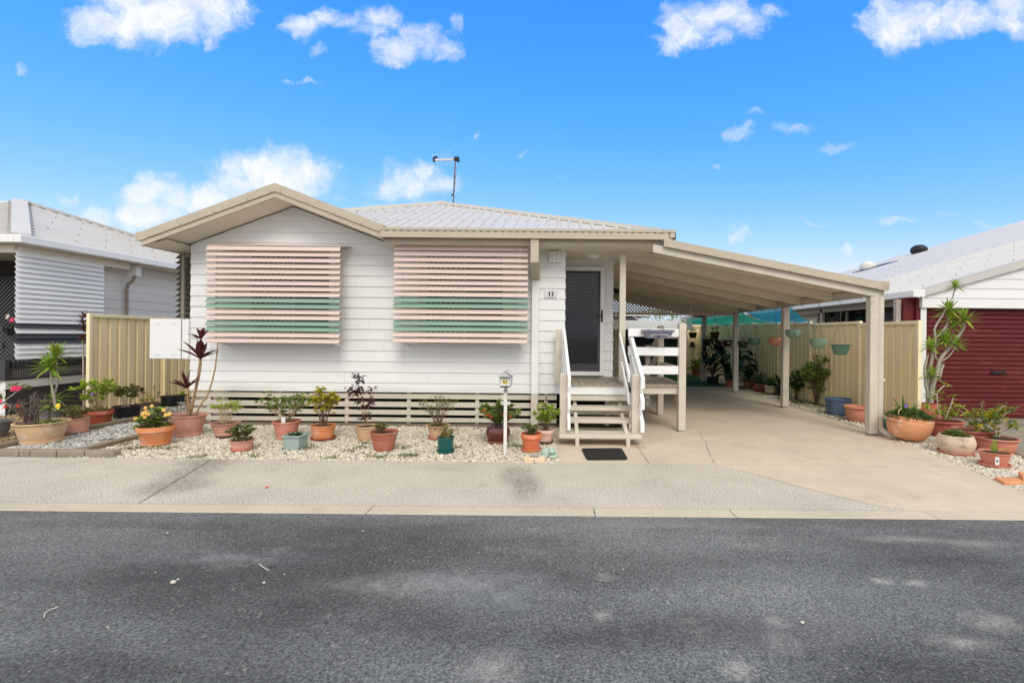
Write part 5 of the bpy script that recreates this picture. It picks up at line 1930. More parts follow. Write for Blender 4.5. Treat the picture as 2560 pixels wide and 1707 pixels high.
P = potted('crown of thorns with mauve stems in a wide sandy oval pot', 105, 1053, 1112, 104, 78, 'base', M['t_sand'])
shrub(P, 985, 100, M['lf_mauve'], M['stem_mauve'], 16, .022, .010, 5, 3, 3, c=P.c + Vector((-.16, 0, 0)), thin=.008, leafy_along=26, bare=.1, flowers=(M['fl_red'], 2, .02))
shrub(P, 1008, 70, M['lf_olive'], M['stem_mauve'], 8, .025, .010, 5, 3, 31, c=P.c + Vector((-.20, .03, 0)), thin=.006, leafy_along=10)
px_mb = MB()
q = px_tube(px_mb, [(96, 1052), (60, 1060), (30, 1052), (8, 1046)], P.Y - .1, [.008, .009, .007, .005])
px_mb.build('stems', M['stem_mauve'], P.th, smooth=60)
mb = MB()
c = at(123, 1023, P.Y - .02)
for i in range(16):
    a = i * 2.4
    mb.leaf(c + Vector((0, 0, rg.uniform(-.02, .03))), (math.cos(a), math.sin(a) * .8, rg.uniform(-.2, .8)), .13, .055, fold=.15)
mb.build('foliage', M['lf_green'], P.th)
mb = MB().tube([P.c + Vector((.09, 0, -.02)), c], .014, 7)
mb.build('stems', M['stem_brown'], P.th, smooth=60)
fb = MB()
for j in range(4):
    flower(fb, at(144, 1015, P.Y - .1) + Vector((rg.uniform(-.02, .02), 0, rg.uniform(-.02, .02))), (.2, -1, .4), .03, rg)
fb.build('flower', M['fl_lemon'], P.th)
mound(P, 8, 70, M['lf_green'], 120, .045, .025, 5, c=P.c + Vector((.12, -.02, 0)))

P = potted('low olive shrub in a pink terracotta pot with attached saucer beside the sandy pot', 185, 1043, 1088, 62, 53, 'std', M['t_pink'], (M['t_pink'], 57))
shrub(P, 1012, 82, M['lf_olive'], M['stem_brown'], 14, .024, .014, 9, 5, 8, dome=.5)
mound(P, 20, 74, M['lf_olive'], 320, .026, .014, 9)

# grey trough with the dracaena behind
P = potted('green dragon tree with two spiky heads in a grey square tub behind the sandy pot', 122, 1027, 1068, 66, 54, 'std', M['p_grey'])
st, lf, lo_ = MB(), MB(), MB()
Yd = P.Y
h1 = px_tube(st, [(139, 1030), (138, 1010), (134, 985), (130, 968), (128, 950), (127, 930)], Yd, [.022, .021, .017, .015, .013, .012], 8)
h2 = px_tube(st, [(136, 988), (141, 970), (145, 950), (143, 930), (142, 905), (141, 895)], Yd + .08, [.016, .015, .014, .013, .012, .012], 8)
st.build('stems', M['stem_grey'], P.th, smooth=60)
rosette(lf, at(125, 918, Yd), 46, .34, .040, rg, -.55, 1.45, .35)
rosette(lf, at(140, 890, Yd + .08), 42, .34, .040, rg, -.3, 1.5, .3)
rosette(lf, at(136, 1000, Yd + .15), 18, .34, .036, rg, -.1, 1.0, .5)
lf.build('foliage', M['lf_spike'], P.th)

P = potted('yellow green flowering shrub in a dark orange terracotta pot against the fence post', 244, 1025, 1068, 62, 48, 'collar', M['t_dark'], (M['t_salmon'], 58))
shrub(P, 949, 96, M['lf_lime'], M['stem_tan'], 13, .050, .036, 7, 5, 12, lean=-.05, bare=.3, dome=.25)
mound(P, 16, 46, M['lf_green'], 90, .05, .018, 13)
fb = MB()
flower(fb, at(231, 985, P.Y - .2), (0, -1, .2), .03, rg)
fb.build('flower', M['fl_violet'], P.th)

P = potted('bushy olive shrub in a wide black nursery tub beside the cream fence', 316, 1014, 1046, 58, 49, 'std', M['p_black'])
shrub(P, 968, 84, M['lf_olive'], M['stem_grey'], 15, .042, .026, 8, 5, 15, bare=.45, dome=.3)
P = potted('small succulents in a rough grey stone trough against the cream fence', 368, 1009, 1026, 56, 54, 'std', M['stonepot'])
shrub(P, 977, 20, M['lf_copper'], M['stem_brown'], 1, .06, .016, 10, 0, 3, c=P.c + Vector((-.12, 0, 0)), thin=.006)
shrub(P, 960, 22, M['lf_deep'], M['stem_brown'], 2, .028, .015, 6, 0, 4, c=P.c + Vector((.17, .0, 0)), thin=.006, leafy_along=34)
mound(P, 14, 50, M['lf_copper'], 80, .06, .014, 5)
mound(P, 22, 24, M['lf_lime'], 60, .09, .012, 6)
P = potted('nearly bare black nursery pot with dry grass beside the fence joint', 423, 989, 1017, 37, 30, 'std', M['p_black'], (M['p_black'], 36))
mb = MB()
for i in range(14):
    mb.strap(P.c + Vector((rg.uniform(-.08, .08), rg.uniform(-.05, .05), 0)), (rg.uniform(-.4, .4), rg.uniform(-.3, .3), 1), rg.uniform(.06, .14), .005, .5, 3)
mb.build('foliage', M['lf_dry'], P.th)
P = potted('small black nursery pot with a green tuft tucked behind the cordyline pot', 456, 986, 1004, 28, 23, 'std', M['p_black'])
mb = MB()
rosette(mb, P.c, 12, .17, .03, rg, .3, 1.4, .5)
mb.build('foliage', M['lf_lime'], P.th)

P = potted('crown of thorns with apricot flowers in an orange terracotta pot on white gravel', 390, 1063, 1119, 79, 56, 'collar', M['t_orange'], (M['t_clay'], 62))
mb, st = MB(), MB()
for i in range(16):
    a = i * 2.4
    rr_ = .16 * math.sqrt((i + 1) / 16)
    tp = P.c + Vector((math.cos(a) * rr_ - .03, math.sin(a) * rr_, .10 + .16 * rg.random()))
    st.tube([P.c + Vector((math.cos(a) * .03, math.sin(a) * .03, -.02)), tp], [.010, .008], 5)
    for j in range(18):
        mb.leaf(tp + Vector((rg.uniform(-.03, .03), rg.uniform(-.03, .03), rg.uniform(-.14, .01))), rdir(rg, .1), .09, .052, fold=.15)
for (pts) in ([(404, 1062), (404, 1040), (403, 1026)], [(404, 1064), (412, 1052), (420, 1042)]):
    qq = px_tube(st, pts, P.Y, [.011, .010, .009])
    for j in range(9):
        mb.leaf(qq[-1], rdir(rg, .4), .10, .04)
st.build('stems', M['stem_mauve'], P.th, smooth=60)
mb.build('foliage', M['lf_green'], P.th)
for (x, y, s_) in ((363, 1029, 3), (371, 1036, 3), (356, 1035, 3), (366, 1022, 2), (361, 1041, 3), (337, 1043, 2), (379, 1018, 1), (410, 1026, 2), (418, 1036, 3), (423, 1033, 2)):
    fb = MB()
    for j in range(s_):
        flower(fb, at(x, y, P.Y - .20) + Vector((rg.uniform(-.02, .02), 0, rg.uniform(-.02, .02))), (rg.uniform(-.3, .3), -1, .5), .028, rg, 4)
    fb.build('flower', M['fl_yellow'], P.th)

P = potted('tall cordyline with dark wine leaves on bare canes in a large pink terracotta pot', 469, 1035, 1093, 84, 60, 'base', M['t_pink'])
st, lf = MB(), MB()
Yd = P.Y
px_tube(st, [(473, 1036), (481, 1005), (487, 975), (494, 940), (499, 905), (500, 890)], Yd, [.016, .014, .012, .011, .011, .012], 8)
px_tube(st, [(477, 1036), (485, 1000), (494, 960), (501, 925), (503, 905), (501, 890)], Yd + .02, [.013, .012, .011, .011, .011, .011], 8)
px_tube(st, [(489, 1036), (503, 1010), (520, 985), (530, 955), (538, 920), (543, 880), (545, 857)], Yd + .03, [.012, .012, .011, .011, .011, .010, .009], 8)
px_tube(st, [(472, 1036), (470, 1005), (468, 985), (467, 965)], Yd - .04, [.010, .010, .012, .014], 7)
px_tube(st, [(501, 890), (504, 868), (503, 850)], Yd, [.010, .012, .012], 7)
# leaf scar rings up the canes
st.build('stems', mat('ringed_cane', srgb(182, 152, 116, .8), .8, .1, 8, fine=.3, fscale=60, bump=.3, stain=((.16, .09, .05), .7, 60, .52), stretch=(.15, .15, 1)), P.th, smooth=60)
def fan(mb, px, py, Y, leaves):
    c_ = at(px, py, Y)
    for (dx, dz, dy, L, W, b) in leaves:
        mb.strap(c_, (dx, dy, dz), L * 1.12, W * 1.35, b, 6, .5, .22)
fan(lf, 501, 898, Yd, [(-.8, .55, -.1, .34, .06, .35), (-.55, .8, -.15, .33, .075, .25), (.75, .6, -.05, .30, .075, .45), (.45, .9, -.2, .26, .06, .3), (-.12, 1, -.1, .30, .085, .1), (.1, 1, -.12, .28, .09, .1), (-.3, .9, .2, .26, .07, .3), (.25, .95, .1, .25, .07, .2), (.85, .6, .1, .26, .05, .5)])
fan(lf, 503, 848, Yd, [(-.75, .6, -.1, .20, .05, .6), (-.9, .45, 0, .17, .045, .4), (.3, .95, -.1, .17, .07, .1), (.55, .8, 0, .17, .06, .3), (-.3, .9, .1, .18, .05, .8), (-.6, .2, .1, .12, .04, .2)])
fan(lf, 467, 972, Yd - .04, [(-.8, .5, -.1, .26, .06, .35), (-.75, .65, .1, .25, .05, .4), (.75, .7, -.1, .26, .06, .4), (.5, .8, .1, .25, .03, .5), (-.15, 1, -.1, .26, .075, .1), (.1, 1, .1, .28, .05, .1), (-.4, .6, -.3, .2, .06, .5), (.3, .5, -.3, .18, .05, .5), (-.25, 1, .0, .24, .06, .5)])
lf.build('foliage', M['lf_wine'], P.th)
mb = MB()
for i in range(9):
    p = at(468 + rg.uniform(-3, 3), 990 + rg.uniform(-8, 30), Yd - .04)
    mb.strap(p, (rg.uniform(-.6, .6), rg.uniform(-.5, .5), -.6), rg.uniform(.08, .16), .022, .8, 4)
mb.build('dead_leaves', M['lf_dry'], P.th)

P = potted('sparse twiggy shrub in a flared pink terracotta pot on a black saucer', 563, 1055, 1097, 67, 40, 'flare', M['t_pink'], (M['p_black'], 42))
shrub(P, 1003, 80, M['lf_lime'], M['stem_straw'], 22, .030, .014, 5, 3, 22, bare=.55, thin=.0035, dome=.3, lean=.08)
P = potted('sprawling succulent in a small banded pink pot with a terracotta saucer', 605, 1098, 1131, 54, 41, 'band', M['t_pink'], (M['t_salmon'], 50))
shrub(P, 1062, 76, M['lf_moss'], M['stem_brown'], 14, .026, .016, 10, 5, 23, dome=.5, bare=.3)
mound(P, 14, 52, M['lf_moss'], 150, .03, .016, 24)
P = potted('spreading mid green shrub with small round leaves in a salmon terracotta pot', 716, 1051, 1100, 64, 42, 'std', M['t_salmon'])
shrub(P, 986, 138, M['lf_green'], M['stem_tan'], 20, .032, .022, 7, 6, 25, bare=.35, dome=.25)
lab = MB().box(P.X + .0, P.X + .055, P.Y - .13, P.Y - .126, P.c.z + .02, P.c.z + .11)
lab.build('plant_tag', M['white'], P.th)
P = potted('low succulent in a square grey green planter turned corner first', 739, 1085, 1126, 66, 50, 'std', M['p_greygreen'], square=True)
mb = MB()
for i in range(5):
    rosette(mb, P.c + Vector((rg.uniform(-.06, .06), rg.uniform(-.06, .06), .0)), 8, .10, .035, rg, .1, 1.2, .4)
mb.build('foliage', M['lf_deep'], P.th)
P = potted('upright golden green shrub in an orange terracotta pot with a matching saucer', 808, 1061, 1104, 59, 46, 'band', M['t_orange'], (M['t_dark'], 60))
shrub(P, 973, 72, M['lf_yellow'], M['stem_brown'], 15, .036, .024, 8, 6, 27, bare=.35, dome=.4)
P = potted('thin stemmed shrub with dark purple leaves in a tan pot', 916, 1063, 1103, 58, 38, 'std', M['t_tan'])
st, lf = MB(), MB()
for pts, cl in (([(915, 1062), (906, 1030), (897, 1000), (894, 975), (898, 950), (892, 938)], (2, 3, 4, 5)), ([(916, 1062), (912, 1030), (906, 1000), (900, 975)], (3,)),
                ([(918, 1062), (920, 1030), (924, 1000), (928, 975)], (2, 3)), ([(914, 1062), (911, 1040), (915, 1015)], (1, 2)), ([(897, 990), (885, 982), (878, 972)], (1, 2))):
    qq = px_tube(st, pts, P.Y + rg.uniform(-.05, .05), .004, 5)
    for i in cl:
        for j in range(26 if i < len(pts) - 1 else 14):
            p = qq[i] + Vector([rg.uniform(-1, 1) * .045 for _ in range(3)])
            lf.leaf(p, rdir(rg, -.2), rg.uniform(.06, .09), .034, droop=.3)
st.build('stems', M['stem_tan'], P.th, smooth=60)
lf.build('foliage', M['lf_purple'], P.th)
P = potted('tiny seedling in a big banded brown terracotta pot with an empty looking rim', 960, 1077, 1129, 69, 46, 'band', M['t_brown'])
shrub(P, 1062, 28, M['lf_olive'], M['stem_brown'], 6, .035, .018, 6, 3, 29, c=P.c + Vector((-.04, 0, 0)))
P = potted('airy upright twiggy shrub in a tan pot on a salmon saucer', 1095, 1061, 1101, 59, 36, 'flare', M['t_tan'], (M['t_salmon'], 50))
shrub(P, 990, 104, M['lf_olive'], M['stem_brown'], 24, .030, .010, 4, 3, 30, bare=.3, thin=.003, leafy_along=9, dome=.2)
mound(P, 12, 48, M['lf_green'], 120, .035, .012, 31)
P = potted('pale ferny plant in a small dark green plastic pot', 1114, 1091, 1136, 43, 34, 'std', M['p_green'], (M['p_green'], 44))
shrub(P, 1070, 56, M['lf_olive'], M['stem_straw'], 14, .022, .010, 5, 4, 32, dome=.3)
mound(P, 5, 34, M['lf_green'], 70, .03, .018, 33)
P = potted('leafy crown of thorns with red flowers in a glazed maroon pot behind the letterbox', 1245, 1065, 1111, 54, 40, 'belly', M['glaze_maroon'], (M['t_brown'], 54))
shrub(P, 1008, 108, M['lf_green'], M['stem_mauve'], 22, .050, .028, 8, 5, 34, dome=.45, bare=.2, flowers=(M['fl_red'], 11, .016), thin=.006)
mb = MB()
for pts in ([(1255, 1066), (1280, 1042), (1300, 1036)], [(1255, 1066), (1290, 1062), (1308, 1060)], [(1238, 1066), (1205, 1066), (1186, 1072)], [(1235, 1066), (1231, 1080), (1234, 1076)]):
    qq = px_tube(mb, pts, P.Y - .12, [.010, .009, .006])
mb.build('stems', M['stem_mauve'], P.th, smooth=60)
P = potted('small succulent in a bright orange pot with a thick collar and wide saucer', 1328, 1082, 1133, 52, 37, 'collar', M['t_bright'], (M['t_orange'], 52))
shrub(P, 1062, 44, M['lf_moss'], M['stem_mauve'], 12, .028, .014, 7, 3, 36, leafy_along=8)
P = potted('yellow and copper leaved shrub in a pale pink collared pot beside the downpipe', 1364, 1072, 1111, 42, 31, 'collar', M['t_pale'], (M['stem_brown'], 40))
shrub(P, 1012, 62, M['lf_lime'], M['stem_brown'], 13, .045, .026, 6, 4, 37, dome=.4, bare=.3)
shrub(P, 990, 16, M['lf_copper'], M['stem_brown'], 3, .025, .014, 5, 2, 38)

# cordyline in the ground behind the fence post
cd = gr(214, 1012)
cd = Vector((at(212, 900, 8.95).x, 8.95, 0))
t = thing('cordyline_shrub', 'copper red cordyline showing behind the end post of the cream fence', 'shrub', cd)
st, lf = MB(), MB()
st.tube([cd, cd + Vector((-.02, 0, .5)), at(208, 870, 8.95), at(206, 850, 8.95)], [.02, .018, .014, .012], 7)
st.build('stems', M['stem_grey'], t, smooth=60)
for (x, y) in ((206, 845), (209, 825), (208, 808), (211, 792)):
    rosette(lf, at(x, y, 8.95), 13, .16, .045, rg, -.2, 1.2, .5)
lf.build('foliage', M['lf_copper'], t)

# orchid on the neighbour's verandah rail
oc = at(30, 838, 8.75)
t = thing('potted_orchid', 'small pink orchid in a dark pot hanging inside the neighbouring verandah', 'potted plant', oc)
MB().lathe([(.05, 0), (.08, .12), (.07, .12), (.001, .1)], oc, 16).build('pot', M['p_black'], t, smooth=40)
lf = MB()
rosette(lf, oc + Vector((0, 0, .1)), 10, .22, .03, rg, .2, 1.4, .6)
lf.build('foliage', M['lf_deep'], t)
fb = MB()
flower(fb, at(31, 800, 8.65), (.2, -1, .2), .05, rg)
fb.build('flower', M['fl_pink'], t)
fb = MB()
flower(fb, at(21, 792, 8.65), (-.2, -1, .3), .06, rg)
fb.build('flower', mat('cream_petal', (.55, .5, .4), .5), t)
MB().tube([oc + Vector((0, 0, .1)), at(27, 800, 8.7), at(22, 791, 8.68)], .004, 4).build('stems', M['stem_brown'], t)

# --- bed beside the driveway -------------------------------------------------
GR = 'potted plants beside the driveway'
P = potted('large tilted orange clay bowl of green groundcover beside the carport post', 2266, 1045, 1104, 97, 26, 'bowl', M['t_clay'], group=GR, tilt=.16)
c = P.c + Vector((0, 0, .01))
mound(P, 24, 92, M['lf_deep'], 900, .06, .018, 40, c=c + Vector((.03, 0, .035)))
mound(P, 27, 86, M['lf_green'], 600, .05, .018, 41, c=c + Vector((.03, 0, .04)))
lf = MB()
cc = at(2263, 1030, P.Y)
for (dx, dz, L) in ((-.55, .8, .36), (-.3, 1, .34), (.1, 1, .24), (.45, .9, .26), (.75, .6, .30), (.85, .45, .33), (-.9, .25, .34), (-.2, .9, .2), (.5, .6, .2), (-.7, .6, .28)):
    lf.strap(cc + Vector((dx * .05, rg.uniform(-.05, .05), 0)), (dx, rg.uniform(-.4, .2), dz), L, .035, .35, 6, .35)
lf.build('foliage', M['lf_green'], P.th)
fb = MB()
flower(fb, at(2264, 1014, P.Y - .12), (0, -1, .2), .035, rg)
fb.build('flower', M['fl_violet'], P.th)
MB().tube([at(2254, 1020, P.Y - .2), at(2247, 1026, P.Y - .23), at(2246, 1036, P.Y - .25)], [.008, .007, .005], 5).build('dry_stem', M['stem_straw'], P.th)

# tall dragon tree in the pink jar
P = potted('tall branching dragon tree in a pink terracotta jar before the maroon door', 2321, 1008, 1079, 38, 34, 'jar', M['t_red'], group=GR)
st, lf = MB(), MB()
Yd = P.Y
def cane(pts, r0, r1, dy=0):
    n = len(pts)
    return px_tube(st, [(2260 + a / 4.9, 680 + b / 4.9) for a, b in pts], Yd + dy, [r0 + (r1 - r0) * i / (n - 1) for i in range(n)], 8)
cane([(290, 1600), (290, 1470), (265, 1380), (255, 1170), (280, 1060), (300, 1010)], .03, .014)
cane([(310, 1600), (290, 1420), (300, 1230), (340, 1080), (350, 1000), (375, 930)], .034, .022, .03)
cane([(330, 1600), (350, 1400), (400, 1230), (430, 1110), (460, 1040), (520, 970), (600, 870), (700, 740), (735, 680), (738, 612)], .036, .016, -.04)
cane([(430, 1300), (455, 1190), (480, 1130)], .026, .024, -.06)
cane([(430, 1090), (385, 1050), (370, 960), (385, 830), (372, 700), (400, 640), (470, 530), (510, 460)], .018, .014)
cane([(400, 920), (430, 840), (480, 770), (540, 600), (555, 540)], .015, .012, .05)
cane([(385, 810), (460, 740), (500, 680), (545, 610)], .013, .011, .03)
cane([(470, 1090), (560, 1020), (610, 950), (630, 890)], .013, .010, -.05)
cane([(560, 380), (600, 300), (622, 200)], .011, .010)
cane([(505, 470), (545, 400), (575, 340)], .013, .011)
cane([(490, 1030), (530, 930), (520, 900)], .012, .010)
cane([(540, 880), (590, 780), (605, 720)], .010, .008, .04)
cane([(440, 860), (500, 760), (575, 620)], .012, .011, .08)
st.build('stems', M['stem_grey'], P.th, smooth=60)
for (a, b, n, L, dy) in ((622, 185, 22, .19, 0), (545, 470, 34, .25, 0), (580, 590, 26, .22, .05), (738, 590, 34, .27, -.04), (608, 690, 16, .16, .04), (510, 860, 34, .26, 0), (440, 800, 18, .2, .05),
                         (325, 920, 26, .22, -.02), (640, 890, 20, .22, -.05), (345, 1270, 20, .22, -.05), (285, 1530, 8, .12, 0)):
    rosette(lf, at(2260 + a / 4.9, 680 + b / 4.9, Yd + dy), int(n * 1.1), L * 1.15, .036, rg, -.5, 1.45, .3)
lf.build('foliage', M['lf_spike'], P.th)

P = potted('yellow green shrub with bare white stems in a broad salmon terracotta bowl', 2362, 1050, 1096, 77, 50, 'wide', M['t_red'], group=GR)
st, lf = MB(), MB()
for pts in ([(1250, 470), (1230, 400), (1215, 300), (1210, 200), (1245, 150), (1300, 110)], [(1310, 480), (1350, 390), (1385, 290), (1400, 250)], [(1225, 250), (1190, 205), (1165, 170)], [(1220, 290), (1260, 268)],
            [(1420, 470), (1440, 400), (1500, 350)], [(1360, 500), (1330, 420), (1300, 400)], [(1240, 490), (1160, 430), (1090, 350)]):
    px_tube(st, [(2080 + a / 4.6125, 940 + b / 4.6125) for a, b in pts], P.Y + rg.uniform(-.06, .06), .006, 5)
st.build('stems', mat('pale_bare_stem', srgb(214, 198, 190, .8), .7, .15, 20), P.th, smooth=60)
for (a, b, n) in ((1300, 110, 10), (1215, 180, 10), (1395, 250, 8), (1250, 265, 6), (1180, 250, 8), (1430, 350, 16), (1500, 350, 8), (1390, 390, 14), (1260, 360, 12), (1260, 430, 16), (1340, 440, 18), (1420, 440, 14), (1220, 430, 12), (1090, 350, 8), (1130, 400, 8), (1180, 470, 10), (1330, 480, 14), (1170, 200, 6)):
    c_ = at(2080 + a / 4.6125, 940 + b / 4.6125, P.Y)
    for j in range(n):
        lf.leaf(c_ + Vector([rg.uniform(-1, 1) * .035 for _ in range(3)]), rdir(rg, .2), .075, .042)
lf.build('foliage', M['lf_lime'], P.th)

P = potted('empty looking salmon terracotta basin behind the smoked clay bowl', 2430, 1072, 1124, 86, 56, 'wide', M['t_red'], group=GR)
P = potted('wide green and yellow shrub in the rightmost salmon terracotta basin', 2489, 1092, 1136, 92, 64, 'wide', M['t_salmon'], group=GR)
st, lf, lf2 = MB(), MB(), MB()
for pts in ([(1880, 720), (1790, 600), (1720, 480), (1690, 430)], [(1890, 700), (1880, 560), (1900, 430), (1950, 360), (1985, 340)], [(1920, 700), (2010, 620), (2060, 580), (2160, 530)], [(1850, 650), (1700, 540), (1560, 440), (1470, 400)],
            [(1890, 560), (1990, 440), (2060, 400)], [(1760, 560), (1740, 430), (1730, 300)], [(1830, 650), (1800, 600), (1680, 610)]):
    px_tube(st, [(2080 + a / 4.6125, 940 + b / 4.6125) for a, b in pts], P.Y + rg.uniform(-.08, .08), [.011] + [.007] * (len(pts) - 2) + [.004], 5)
st.build('stems', M['stem_grey'], P.th, smooth=60)
for (a, b, n) in ((1580, 420, 14), (1560, 470, 14), (1620, 500, 18), (1680, 430, 18), (1720, 470, 18), (1780, 420, 20), (1820, 470, 24), (1850, 420, 20), (1900, 440, 24), (1960, 420, 22), (2020, 400, 20), (2070, 390, 14),
                  (1960, 345, 10), (1640, 560, 18), (1700, 560, 20), (1760, 520, 18), (1680, 610, 16), (1740, 600, 12), (1870, 540, 14), (1930, 530, 10), (1880, 590, 10), (2060, 570, 12), (2120, 590, 10), (2140, 540, 8), (2040, 600, 8), (1850, 650, 14), (1900, 690, 8), (1800, 470, 20), (1840, 510, 20), (1760, 450, 20)):
    c_ = at(2080 + a / 4.6125, 940 + b / 4.6125, P.Y + rg.uniform(-.12, .12))
    for j in range(n):
        (lf if rg.random() < .6 else lf2).leaf(c_ + Vector([rg.uniform(-1, 1) * .045 for _ in range(3)]), rdir(rg, .1), .078, .042)
lf.build('foliage', M['lf_green'], P.th)
lf2.build('foliage', M['lf_yellow'], P.th)
mb = MB()
for i in range(40):
    t = rg.random()
    mb.leaf(at(2080 + (1730 + rg.uniform(-12, 25)) / 4.6125, 940 + (290 + t * 110) / 4.6125, P.Y - .02), rdir(rg, .6), .03, .012)
mb.build('seed_head', M['lf_dry'], P.th)

P = potted('round smoke stained clay bowl of green succulents on a terracotta saucer', 2389, 1086, 1142, 70, 60, 'belly', M['potash'], (M['t_salmon'], 76), group=GR)
mound(P, 18, 62, M['lf_moss'], 750, .03, .018, 50)
mound(P, 18, 58, M['lf_green'], 350, .03, .018, 51)
P = potted('cut back aloe in a small terracotta pot with a white sticker and saucer', 2486, 1128, 1173, 66, 46, 'std', M['t_salmon'], (M['t_salmon'], 65), group=GR)
lf = MB()
for (x0, y0, x1, y1) in ((2483, 1128, 2482, 1094), (2490, 1129, 2492, 1094), (2478, 1128, 2476, 1108), (2487, 1128, 2486, 1100), (2493, 1128, 2495, 1118)):
    p0, p1 = at(x0, y0, P.Y - .03), at(x1, y1, P.Y - .03)
    lf.strap(p0, p1 - p0, (p1 - p0).length, .034, .05, 5, .2, .35)
lf.build('foliage', M['lf_spike'], P.th)
lf = MB()
lf.strap(at(2497, 1124, P.Y), (1, -.1, .15), .17, .05, .5, 5, .4)
lf.build('foliage', M['lf_yellow'], P.th)
q = at(2468, 1145, P.Y)
a0 = math.atan2(-.8, -.45)
sti = MB().box(q.x - .024, q.x + .024, P.Y - P.r * .955, P.Y - P.r * .945, q.z - .045, q.z + .045)
sti.cur = 1
sti.box(q.x - .012, q.x + .012, P.Y - P.r * .957, P.Y - P.r * .955, q.z - .02, q.z + .02)
sti.build('sticker', [M['white'], M['p_lav']], P.th)

# tubs along the fence -----------------------------------------------------------
P = potted('empty slate blue faceted plastic tub on the gravel against the cream fence', 2095, 995, 1040, 62, 50, 'std', M['p_blue'], group='tubs along the carport fence', name='plastic_tub', cat='tub', soil=False,
           seg=lambda t: 1 / max(math.cos(((t + .2) % (math.pi / 4)) - math.pi / 8), .1) * .96)
P = potted('empty round salmon plastic bowl planter half behind the front carport post', 2147, 1015, 1056, 68, 46, 'wide', M['p_terra'], group='tubs along the carport fence', name='bowl_planter', cat='planter', soil=False)
P = potted('teal watering pot tucked between the carport post and the tilted clay bowl', 2216, 1047, 1088, 24, 19, 'std', mat('teal_plastic', srgb(60, 150, 142), .4), group='tubs along the carport fence', name='teal_pot', cat='pot', soil=False)
P = potted('small salmon pot peeping out behind the front carport post', 2172, 1035, 1058, 22, 16, 'std', M['p_terra'], group='tubs along the carport fence', name='small_pot', cat='pot', soil=False)

# garden shrub in the ground by the second post
base = gr(2042, 1012)
sh_ = thing('garden_shrub', 'loose leafy garden shrub growing against the cream fence behind the second post', 'shrub', base)
S = Spot()
S.c, S.r, S.Y, S.k, S.X, S.th = base, .12, base.y, base.y / F, base.x, sh_
shrub(S, 903, 84, M['lf_green'], M['stem_brown'], 12, .085, .04, 8, 6, 60, bare=.2, thin=.008, dome=.2)
base = gr(1990, 1000)
sh_ = thing('garden_shrub', 'small leafy shrub in shade just right of the second carport post', 'shrub', base)
S.c, S.r, S.Y, S.k, S.X, S.th = base, .1, base.y, base.y / F, base.x, sh_
shrub(S, 930, 40, M['lf_deep'], M['stem_brown'], 8, .08, .036, 6, 5, 61, bare=.2, thin=.007, lean=.05)

# shade plants under the carport --------------------------------------------------
GC = 'shade plants along the carport fence'
P = potted('strappy green plant in a cream pot on a terracotta saucer under the carport', 1926, 963, 986, 33, 24, 'std', M['p_cream'], (M['t_salmon'], 34), group=GC)
lf = MB()
rosette(lf, P.c, 26, .50, .05, rg, .1, 1.3, .9)
lf.build('foliage', M['lf_deep'], P.th)
P = potted('clivia with broad arching leaves in a red terracotta pot left of the cream pot', 1899, 958, 979, 30, 24, 'std', M['t_red'], group=GC)
lf = MB()
rosette(lf, P.c, 30, .60, .055, rg, .0, 1.3, .9)
lf.build('foliage', M['lf_deep'], P.th)
P = potted('dark strappy plant in a brown terracotta pot beside the third carport post', 1871, 951, 973, 26, 22, 'std', M['t_brown'], group=GC)
lf = MB()
rosette(lf, P.c, 34, .75, .06, rg, .1, 1.4, .8)
lf.build('foliage', M['lf_dark'], P.th)
P = potted('huge dark leaved philodendron in a red pot on the turf behind the third post', 1828, 948, 968, 30, 26, 'std', M['t_red'], group=GC)
lf, st = MB(), MB()
for i in range(34):
    a = i * 2.4
    tip = P.c + Vector((math.cos(a) * rg.uniform(.1, .6), math.sin(a) * rg.uniform(.1, .5), rg.uniform(.15, 1.05)))
    st.tube([P.c, P.c.lerp(tip, .5) + Vector((0, 0, .1)), tip], .012, 4)
    lf.strap(tip, (math.cos(a), math.sin(a), rg.uniform(-.2, .3)), .42, .24, 1.1, 5, .4)
st.build('stems', M['lf_dark'], P.th)
lf.build('foliage', M['lf_dark'], P.th)
P = potted('dark pointed leaf shrub in a black tub between the third and fourth posts', 1782, 942, 960, 30, 26, 'std', M['p_black'], group=GC)
lf, st = MB(), MB()
for i in range(9):
    a = i * 2.4
    tip = P.c + Vector((math.cos(a) * .28, math.sin(a) * .28, .5 + .75 * rg.random()))
    st.tube([P.c, tip], .012, 4)
    rosette(lf, tip, 16, .36, .07, rg, -.6, 1.3, .7)
st.build('stems', M['stem_brown'], P.th)
lf.build('foliage', M['lf_dark'], P.th)
P = potted('bright green leafy plant in a terracotta pot by the fourth carport post', 1742, 915, 942, 26, 18, 'std', M['t_brown'], group=GC)
lf = MB()
rosette(lf, P.c, 22, .62, .12, rg, .1, 1.3, .9)
lf.build('foliage', M['lf_green'], P.th)
P = potted('trailing dark plant in a black pot at the foot of the second carport post', 1953, 970, 990, 20, 16, 'std', M['p_black'], group=GC)
lf = MB()
rosette(lf, P.c, 20, .62, .07, rg, .2, 1.4, .5)
lf.build('foliage', M['lf_dark'], P.th)
lf = MB()
rosette(lf, P.c, 9, .3, .05, rg, -.4, .5, .8)
lf.build('foliage', M['lf_copper'], P.th)

